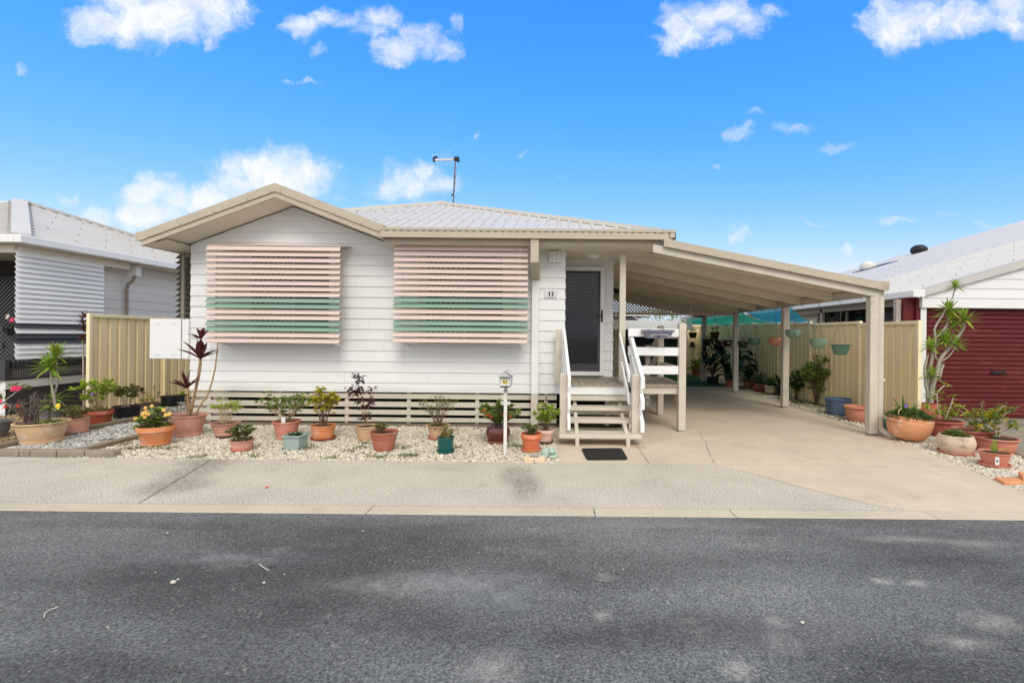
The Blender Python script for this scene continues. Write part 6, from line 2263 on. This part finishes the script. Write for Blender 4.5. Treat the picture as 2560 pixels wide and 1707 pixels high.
# hanging pots ----------------------------------------------------------------------
def hanging(label, cx, top, bot, w, m, style, plant=None, seed=1, hole=False):
    a, b = un(cx, top)
    k = 5.02 / a
    Yc = F * k
    c = at(cx, bot, Yc)
    zt = at(cx, top, Yc).z
    r = w / 2 * k
    h = zt - c.z
    t = thing('hanging_pot', label, 'hanging pot', c, 'hanging pots along the carport beam')
    if style == 'bowl':
        prof = [(r * .45, 0), (r * .72, h * .12), (r * .93, h * .38), (r * 1.0, h * .66), (r * .97, h * .86), (r * .98, h), (r * .9, h), (r * .9, h * .75), (.001, h * .72)]
    elif style == 'wide':
        prof = [(r * .52, 0), (r * .62, h * .12), (r * .78, h * .55), (r * .84, h * .9), (r, h * .94), (r, h), (r * .82, h), (r * .78, h * .8), (.001, h * .78)]
    else:
        prof = [(r * .60, 0), (r * .66, h * .08), (r * .92, h * .85), (r, h * .88), (r, h), (r * .9, h), (r * .86, h * .8), (.001, h * .78)]
    MB().lathe(prof, c, 32).build('pot', m, t, smooth=35)
    wr = MB()
    hookp = Vector((c.x, c.y, 2.19))
    apex = Vector((c.x, c.y, min(zt + .42, 2.12)))
    for i in range(3):
        an_ = i * 2.094 + .5
        wr.tube([c + Vector((math.cos(an_) * r * .95, math.sin(an_) * r * .95, h)), apex], .0035, 4)
    wr.tube([apex, hookp, hookp + Vector((.015, 0, .02)), hookp + Vector((.03, 0, .0))], .0035, 4)
    wr.build('hanger', M['wire'], t)
    if hole:
        q = c + Vector((r * .45 * hole, -r * .86, h * .45))
        MB().lathe([(.001, -.003), (.02, 0), (.02, .03), (.001, .032)], q, 10).build('drain_spout', M['black'], t, smooth=40)
    rgq = random.Random(seed)
    if plant:
        lf = MB()
        kind, lm = plant
        cc = c + Vector((0, 0, h * .8))
        if kind == 'spider':
            rosette(lf, cc, 26, .26, .03, rgq, .1, 1.4, 1.0)
        elif kind == 'tuft':
            for i in range(40):
                lf.leaf(cc + Vector((rgq.uniform(-1, 1) * r * .6, rgq.uniform(-1, 1) * r * .6, rgq.uniform(0, .03))), rdir(rgq, .5), .06, .03)
        else:
            for i in range(5):
                q = cc + Vector((rgq.uniform(-1, 1) * r * .6, rgq.uniform(-1, 1) * r * .4, .02))
                tp = q + Vector((rgq.uniform(-.08, .08), 0, rgq.uniform(.06, .16)))
                lf.tube([q, tp], .005, 4)
                rosette(lf, tp, 7, .09, .03, rgq, -.2, 1.2, .5)
        lf.build('foliage', lm, t)
    return t
hanging('black hanging pot with a small dark plant, leftmost of the row', 1732, 831, 845, 22, M['p_black'], 'std', ('sprig', M['lf_dark']), 1)
hanging('dark brown hanging pot with leafy sprigs before the fourth post', 1767, 848, 863, 24, M['p_brown'], 'std', ('sprig', M['lf_olive']), 2)
hanging('dark brown hanging pot with one small sprig, hung higher than its neighbours', 1787, 830, 845, 25, M['p_brown'], 'std', ('sprig', M['lf_deep']), 3)
t = hanging('dark maroon hanging pot with a pale label in front of the fence', 1818, 850, 866, 26, mat('dark_maroon_plastic', (.06, .014, .014), .35, .1, 5), 'std', None, 4)
q = Vector(t['_w'])
MB().box(q.x - .045, q.x + .03, q.y - .155, q.y - .15, q.z + .09, q.z + .125).build('label', mat('pale_label', (.6, .6, .62), .5), t)
hanging('dark olive hanging pot with a cream striped spider plant by the third post', 1858, 853, 870, 29, M['p_olive'], 'std', ('spider', M['lf_pale']), 5)
hanging('deep sage hanging bowl just right of the spider plant', 1886, 845, 863, 30, M['p_sage_dark'], 'bowl', None, 6, hole=.75)
hanging('salmon hanging bowl with a low green tuft, only one of that colour', 1938, 844, 864, 32, M['p_terra'], 'bowl', ('tuft', M['lf_green']), 7, hole=.62)
hanging('pale sage hanging bowl overlapping the second carport post', 1982, 824, 845, 35, M['p_sage'], 'bowl', None, 8, hole=-.55)
hanging('pale sage hanging bowl in front of the fence, second from the front post', 2045, 846, 870, 39, M['p_sage'], 'bowl', None, 9)
hanging('deep sage hanging pot with a broad flat rim, nearest the front post', 2101, 861, 887, 48, M['p_sage_dark'], 'wide', None, 10)
# epiphyte on a stake
b_ = at(1730, 930, 17.6)
b_.z = .0
t = thing('staked_plant', 'dark red epiphyte mounted on a thin stake at the far end of the carport', 'plant', b_, GC)
tp = at(1731, 868, 17.6)
MB().tube([b_, tp], .014, 6).build('stake', M['black'], t)
lf = MB()
rosette(lf, tp + Vector((0, 0, .08)), 46, .22, .05, rg, -.6, 1.3, .5)
lf.build('foliage', M['lf_purple'], t)

# tree beyond the rear house
tb = Vector((at(1672, 800, 32).x, 36, 0))
t = thing('tree', 'bright green tree crown glimpsed under the carport roof beyond the shed', 'tree', tb)
MB().tube([tb, tb + Vector((.1, 0, 1.4)), tb + Vector((0, 0, 2.4))], [.12, .1, .06], 8).build('trunk', M['stem_brown'], t, smooth=60)
lf = MB()
for i in range(1400):
    a, e_ = rg.uniform(0, 6.283), rg.uniform(-1, 1)
    rr_ = rg.uniform(.5, 1) ** .5
    p = tb + Vector((math.cos(a) * 2.0 * rr_ * math.sqrt(1 - e_ * e_), math.sin(a) * 1.4 * rr_, 2.7 + .9 * e_ * rr_))
    lf.leaf(p, rdir(rg), .22, .10)
lf.build('crown', M['lf_lime'], t)

# ---------------------------------------------------------------- small things
q = gr(1372, 1146)
fr = MB()
def blob(mb, c, rx, ry, rz, n=14):
    prof = [(math.sin(i / 9 * math.pi) * 1.0 + 1e-4, -math.cos(i / 9 * math.pi) * rz) for i in range(10)]
    mb.lathe(prof, c, n, sx=rx, sy=ry)
c = q + Vector((0, .07, .0))
blob(fr, c + Vector((-.03, .02, .055)), .075, .07, .06)
blob(fr, c + Vector((.035, -.02, .085)), .058, .055, .042)
blob(fr, c + Vector((.012, -.045, .122)), .016, .016, .017)
blob(fr, c + Vector((.06, -.04, .122)), .016, .016, .017)
blob(fr, c + Vector((.05, -.055, .02)), .055, .04, .02)
blob(fr, c + Vector((-.06, -.05, .02)), .05, .035, .022)
blob(fr, c + Vector((.085, .0, .03)), .03, .05, .03)
o = fr.build('frog_ornament', M['frog'], smooth=50)
tag(o, 'pale green stone frog ornament on the gravel corner by the concrete pad', 'garden ornament')
a_, b_ = gr(1309, 1156), gr(1363, 1156)
o = MB().box(a_.x, b_.x, a_.y + .01, a_.y + .13, -.03, .055).build('stone_block', M['sandstone'], bevel=.012)
tag(o, 'flat sandstone coloured block set in the gravel edge below the orange pot', 'stone block')
a_, b_ = gr(1326, 1153), gr(1347, 1153)
tpc = thing('water_meter_lid', 'small metal tap lid with a wire loop in front of the sandstone block', 'lid', (a_.x, a_.y - .05, .0))
MB().box(a_.x, b_.x, a_.y - .03, a_.y + .03, .056, .085).build('lid', M['steel'], tpc, bevel=.008)
MB().tube([Vector((a_.x + .05, a_.y - .02, .06)), Vector((a_.x + .045, a_.y - .05, .03)), Vector((a_.x + .055, a_.y - .09, .004)), Vector((a_.x + .09, a_.y - .08, .004))], .004, 5).build('wire_loop', M['wire'], tpc)
for (pts, lab_, hh) in (([(2485, 1198), (2552, 1200), (2558, 1211), (2512, 1213)], 'flat orange brick lying on the gravel at the right edge of the driveway', .035),
                        ([(2545, 1193), (2590, 1196), (2590, 1206), (2556, 1206)], 'darker tilted brick cut by the right edge of the picture', .075)):
    P_ = [gr(*p) for p in pts]
    mb = MB().prism([(p.x, p.y, -.005) for p in P_[::-1]], (0, 0, hh))
    o = mb.build('brick', M['brick'], bevel=.006)
    tag(o, lab_, 'brick', 'loose bricks beside the driveway')
a_, b_ = gr(462, 1146), gr(508, 1143)
mb = MB().prism([(a_.x, a_.y, 0), (b_.x, b_.y, 0), (b_.x - .02, b_.y + .1, 0), (a_.x + .1, a_.y + .09, 0)], (0, 0, .03))
o = mb.build('stone_slab', M['blockedge'], bevel=.008)
tag(o, 'flat broken stone slab on the white gravel at the dark footpath joint', 'stone slab')
# twigs and petals fallen on the road and path
for (pts, lab_) in (([(648, 1410), (658, 1418), (668, 1424), (673, 1426)], 'thin white twig on the asphalt right of the white pebble'),
                    ([(145, 1518), (126, 1524), (112, 1534), (110, 1544)], 'curved pale stalk lying on the asphalt at left')):
    o = MB().tube([gr(*p) + Vector((0, 0, .003)) for p in pts], .003, 5).build('twig', mat('bleached_twig', (.55, .52, .46), .8))
    tag(o, lab_, 'twig')
q = gr(667, 1220)
fb = MB()
flower(fb, q + Vector((0, 0, .008)), (0, -.2, 1), .022, rg)
o = fb.build('fallen_petal', M['fl_red'])
tag(o, 'single red petal on the footpath', 'petal')
# crumbs of stone on the road, weeds and leaf litter in the gravel
mb = MB()
for i in range(170):
    x, y = rg.uniform(-4.6, 4.8), rg.uniform(1.9, 4.1)
    s_ = rg.uniform(.0015, .004) * (2.0 if rg.random() < .05 else 1)
    blob_p = Vector((x, y, .0))
    mb.add([blob_p + Vector((s_, 0, 0)), blob_p + Vector((0, s_, 0)), blob_p + Vector((-s_, 0, 0)), blob_p + Vector((0, -s_, 0)), blob_p + Vector((0, 0, s_))], [[0, 1, 4], [1, 2, 4], [2, 3, 4], [3, 0, 4]])
for (px, py, s_) in ((433, 1457, .018), (445, 1449, .009), (660, 1457, .010), (419, 1333, .010), (2006, 1557, .012), (908, 1328, .009)):
    blob(mb, gr(px, py) + Vector((0, 0, s_ * .4)), s_, s_ * .8, s_ * .6, 7)
o = mb.build('road_grit', mat('pale_stone_chip', (.5, .47, .41), .8, .2, 30))
o['kind'] = 'stuff'
tag(o, 'pale stone chips scattered over the asphalt', 'grit')
mb = MB()
spots_ = [(905, 1118), (915, 1108), (1005, 1140), (1020, 1138), (1035, 1140), (960, 1143), (935, 1140), (770, 1122), (827, 1145), (1280, 1115), (1290, 1113), (870, 1128), (330, 1122), (312, 1112), (350, 1120), (300, 1125), (395, 1120), (430, 1121), (270, 1100), (1008, 1120), (765, 1118), (35, 1100), (20, 1112), (50, 1110), (1140, 1120), (640, 1140)]
for (px, py) in spots_:
    c_ = gr(px, py)
    for j in range(26):
        p = c_ + Vector((rg.gauss(0, .055), rg.gauss(0, .05), .004))
        for q_ in range(2):
            mb.leaf(p, rdir(rg, .5), rg.uniform(.015, .04), .012)
for i in range(60):
    Yq = rg.uniform(8.3, 14)
    c_ = Vector((5.42 + (Yq - 8) * .03 + rg.uniform(0, .5), Yq, 0))
    for j in range(14):
        mb.leaf(c_ + Vector((rg.gauss(0, .08), rg.gauss(0, .1), .005)), rdir(rg, .5), rg.uniform(.03, .07), .02)
o = mb.build('weeds', leafm('weed_leaf', (.11, .15, .03), .4, .05))
o['kind'] = 'stuff'
tag(o, 'small weeds sprouting through the gravel beds', 'weeds')
mb = MB()
for i in range(330):
    if rg.random() < .75:
        p = Vector((rg.uniform(-7.1, -.05), rg.uniform(5.8, 7.8), .006))
    else:
        p = Vector((rg.uniform(5.0, 6.0), rg.uniform(5.2, 8), .006))
    mb.leaf(p, (rg.uniform(-1, 1), rg.uniform(-1, 1), rg.uniform(0, .4)), rg.uniform(.02, .055), rg.uniform(.008, .022))
o = mb.build('leaf_litter', leafm('brown_fallen_leaf', (.13, .06, .03), .5, .03, .05))
o['kind'] = 'stuff'
tag(o, 'dry brown leaves scattered on the gravel', 'leaf litter')

# ====================================================================== SKY
EL, AZ = R(44), R(12)       # sun high behind the camera, slightly to the right
world = bpy.data.worlds.new('World')
scene.world = world
world.use_nodes = True
nt = world.node_tree
N, L = nt.nodes, nt.links
bg = N['Background']
bg.inputs['Strength'].default_value = .1
sky = N.new('ShaderNodeTexSky')
sky.sky_type = 'NISHITA'
sky.sun_disc = False
sky.sun_elevation = EL
sky.sun_rotation = math.pi - AZ
sky.air_density, sky.dust_density, sky.ozone_density = 1.0, .35, 2.2
def math_(op, a, b=None, c=None, clamp=False):
    n = N.new('ShaderNodeMath')
    n.operation = op
    n.use_clamp = clamp
    for i, v in enumerate((a, b, c)):
        if v is None:
            continue
        if isinstance(v, (int, float)):
            n.inputs[i].default_value = v
        else:
            L.new(v, n.inputs[i])
    return n.outputs[0]
def maprange(f, a, b, c, d, smooth=False):
    r = N.new('ShaderNodeMapRange')
    if smooth:
        r.interpolation_type = 'SMOOTHSTEP'
    for k, v in zip(('From Min', 'From Max', 'To Min', 'To Max'), (a, b, c, d)):
        r.inputs[k].default_value = v
    L.new(f, r.inputs['Value'])
    return r.outputs[0]
tc = N.new('ShaderNodeTexCoord')
sep = N.new('ShaderNodeSeparateXYZ')
L.new(tc.outputs['Generated'], sep.inputs[0])
dx, dy, dz = sep.outputs
ys = math_('MAXIMUM', dy, .02)
u_, v_ = math_('DIVIDE', dx, ys), math_('DIVIDE', dz, ys)
comb = N.new('ShaderNodeCombineXYZ')
L.new(u_, comb.inputs[0])
L.new(v_, comb.inputs[1])
def wnoise(vec, sc, det, rough, dist=0.):
    n = N.new('ShaderNodeTexNoise')
    n.inputs['Scale'].default_value = sc
    n.inputs['Detail'].default_value = det
    n.inputs['Roughness'].default_value = rough
    n.inputs['Distortion'].default_value = dist
    L.new(vec, n.inputs['Vector'])
    return n
warp = wnoise(comb.outputs[0], 8.0, 6, .66)
wv = N.new('ShaderNodeVectorMath')
wv.operation = 'MULTIPLY_ADD'
L.new(warp.outputs['Color'], wv.inputs[0])
wv.inputs[1].default_value = (.15, .10, 0)
wv.inputs[2].default_value = (-.075, -.05, 0)
wa = N.new('ShaderNodeVectorMath')
wa.operation = 'ADD'
L.new(wv.outputs[0], wa.inputs[0])
L.new(comb.outputs[0], wa.inputs[1])
# where the cumulus puffs stand in the sky: bearing, height, half widths, weight
PUFFS = [(250, 62, 66, 40, 1.), (320, 35, 80, 60, 1.15), (280, 95, 34, 22, .9), (400, 40, 90, 66, 1.25), (500, 25, 90, 60, 1.2), (450, 80, 70, 30, 1.), (580, 10, 50, 26, .9), (530, 118, 24, 22, .6),
         (762, 68, 44, 28, .95), (800, 46, 40, 24, .9), (870, 52, 50, 26, .7), (960, 55, 40, 36, .95), (930, 85, 40, 22, .8), (1000, 125, 56, 24, .9), (1060, 105, 46, 36, .95), (1110, 120, 34, 30, .8), (1130, 60, 18, 24, .55), (985, 148, 40, 14, .7),
         (800, 128, 22, 12, .55), (765, 200, 30, 11, .75), (718, 196, 18, 10, .6),
         (1675, 105, 40, 28, 1.), (1720, 70, 60, 44, 1.), (1780, 30, 80, 40, 1.), (1850, 50, 70, 40, .85), (1800, 95, 40, 20, .7), (1930, 28, 50, 18, .6), (1690, 20, 30, 30, .7),
         (2190, 60, 36, 36, .9), (2245, 60, 60, 56, 1.1), (2215, 110, 36, 20, .8), (2330, 40, 80, 44, 1.), (2430, 40, 80, 40, .9), (2510, 50, 70, 30, .9), (2520, 10, 60, 40, 1.),
         (640, 420, 84, 44, 1.25), (690, 440, 110, 60, 1.3), (580, 460, 60, 46, 1.1), (530, 500, 60, 40, 1.1), (770, 430, 44, 42, 1.1), (740, 480, 70, 40, 1.),
         (375, 480, 52, 36, 1.15), (340, 500, 48, 34, 1.1), (420, 500, 52, 40, 1.1), (370, 540, 80, 40, 1.1), (430, 442, 32, 13, .7), (240, 545, 36, 26, 1.), (165, 502, 40, 18, .65), (200, 490, 16, 18, .5),
         (1010, 455, 66, 34, 1.05), (1055, 425, 36, 32, 1.), (1100, 455, 50, 28, .95), (960, 475, 50, 18, .8), (1135, 440, 26, 18, .6),
         (1850, 328, 40, 20, .85), (1905, 290, 34, 14, .6), (1985, 322, 50, 16, .7), (2085, 374, 46, 14, .8), (50, 180, 22, 15, .75), (1845, 586, 40, 18, .95), (1298, 369, 14, 10, .7), (1195, 340, 20, 13, .55),
         (848, 420, 9, 10, .6), (840, 492, 24, 14, .55), (940, 505, 30, 12, .5), (2110, 622, 22, 22, .9), (2250, 540, 70, 12, .55), (2360, 530, 60, 11, .5), (2040, 540, 50, 10, .5), (2480, 570, 60, 14, .6), (1400, 440, 14, 9, .45), (1790, 425, 20, 9, .45)]
acc = None
for (px, py, rx, ry, wgt) in PUFFS:
    if ry <= 20 and py > 150:
        wgt -= .22            # the small scraps are only thin veils
    a, b = un(px, py)
    m_ = N.new('ShaderNodeVectorMath')
    m_.operation = 'MULTIPLY_ADD'
    L.new(wa.outputs[0], m_.inputs[0])
    sx, sy = F / rx, F / ry
    m_.inputs[1].default_value = (sx, sy, 0)
    m_.inputs[2].default_value = (-a / F * sx, b / F * sy, 0)
    d_ = N.new('ShaderNodeVectorMath')
    d_.operation = 'DOT_PRODUCT'
    L.new(m_.outputs[0], d_.inputs[0])
    L.new(m_.outputs[0], d_.inputs[1])
    f_ = math_('MULTIPLY_ADD', d_.outputs['Value'], -.55, wgt)
    acc = f_ if acc is None else math_('MAXIMUM', acc, f_)
fine = wnoise(wa.outputs[0], 16, 8, .66)
dens = math_('ADD', acc, math_('MULTIPLY_ADD', fine.outputs['Fac'], 2.6, -1.42))
front = maprange(dens, -.38, 1.45, 0, .97, True)
front = math_('MULTIPLY', front, maprange(dy, .02, .2, 0, 1))
# unseen broken cloud overhead, aside and behind, added for soft neutral light
cov = wnoise(tc.outputs['Generated'], 2.2, 6, .6)
back = math_('MULTIPLY', maprange(cov.outputs['Fac'], .30, .48, 0, 1, True), maprange(math_('SUBTRACT', dy, math_('ADD', math_('MULTIPLY', dz, .95), math_('MULTIPLY', math_('ABSOLUTE', dx), .38))), -.42, -.12, 1, 0, True))
back = math_('MULTIPLY', back, maprange(dz, -.02, .1, 0, 1))
# clear sky: the model regraded to the deep blue zenith and pale horizon of the day
sp_ = N.new('ShaderNodeSeparateColor')
L.new(sky.outputs[0], sp_.inputs[0])
cb = N.new('ShaderNodeCombineColor')
for i, (g_, k_) in enumerate(((1.85, .53), (.76, 1.97), (.20, 7.6))):
    L.new(math_('MINIMUM', math_('MULTIPLY', math_('POWER', sp_.outputs[i], g_), k_), (6.4, 7.6, 9.6)[i]), cb.inputs[i])
def mixrgb(fac, a, b):
    mx = N.new('ShaderNodeMix')
    mx.data_type = 'RGBA'
    mx.clamp_factor = True
    L.new(fac, mx.inputs['Factor'])
    for key, v in (('A', a), ('B', b)):
        if isinstance(v, tuple):
            mx.inputs[key].default_value = (*v, 1)
        else:
            L.new(v, mx.inputs[key])
    return mx.outputs['Result']
shade = wnoise(wa.outputs[0], 7, 5, .6)
cc = mixrgb(maprange(math_('MULTIPLY_ADD', dens, .22, math_('MULTIPLY', shade.outputs['Fac'], .9)), .38, .80, 0, 1), (6.3, 6.9, 8.2), (8.7, 8.7, 8.8))
bc = mixrgb(maprange(dz, .05, .8, 0, 1), mixrgb(maprange(cov.outputs['Fac'], .35, .75, 0, 1), (11.0, 11.0, 11.0), (14.5, 14.5, 14.4)), (9.0, 9.0, 9.0))
col = mixrgb(front, cb.outputs[0], cc)
col = mixrgb(back, col, bc)
L.new(col, bg.inputs['Color'])

sun = bpy.data.lights.new('sun', 'SUN')
sun.energy = 1.6
sun.angle = R(26)
sun.color = (1.0, .94, .84)
so_ = bpy.data.objects.new('sun', sun)
COL.objects.link(so_)
d = Vector((math.sin(AZ) * math.cos(EL), -math.cos(AZ) * math.cos(EL), math.sin(EL)))
so_.rotation_euler = d.to_track_quat('Z', 'Y').to_euler()
so_.location = d * 30

# =================================================================== CAMERA
cam = bpy.data.cameras.new('camera')
cam.sensor_width = 36
cam.lens = F / 2560 * 36
cam.shift_x = -(CX - 1280) / 2560
cam.shift_y = -(853.5 - CY) / 2560
cam.clip_end = 2000
co = bpy.data.objects.new('camera', cam)
COL.objects.link(co)
co.location = (0, 0, H)
co.rotation_euler = (math.pi / 2, -RHO, 0)
scene.camera = co
scene.view_settings.view_transform = 'Standard'
scene.view_settings.look = 'None'
scene.view_settings.exposure = 0.3
scene.view_settings.gamma = 1.0
scene.cycles.use_denoising = True
scene.cycles.max_bounces = 10
scene.cycles.diffuse_bounces = 6
scene.cycles.transparent_max_bounces = 8
for o in bpy.data.objects:
    if '_w' in o:
        del o['_w']
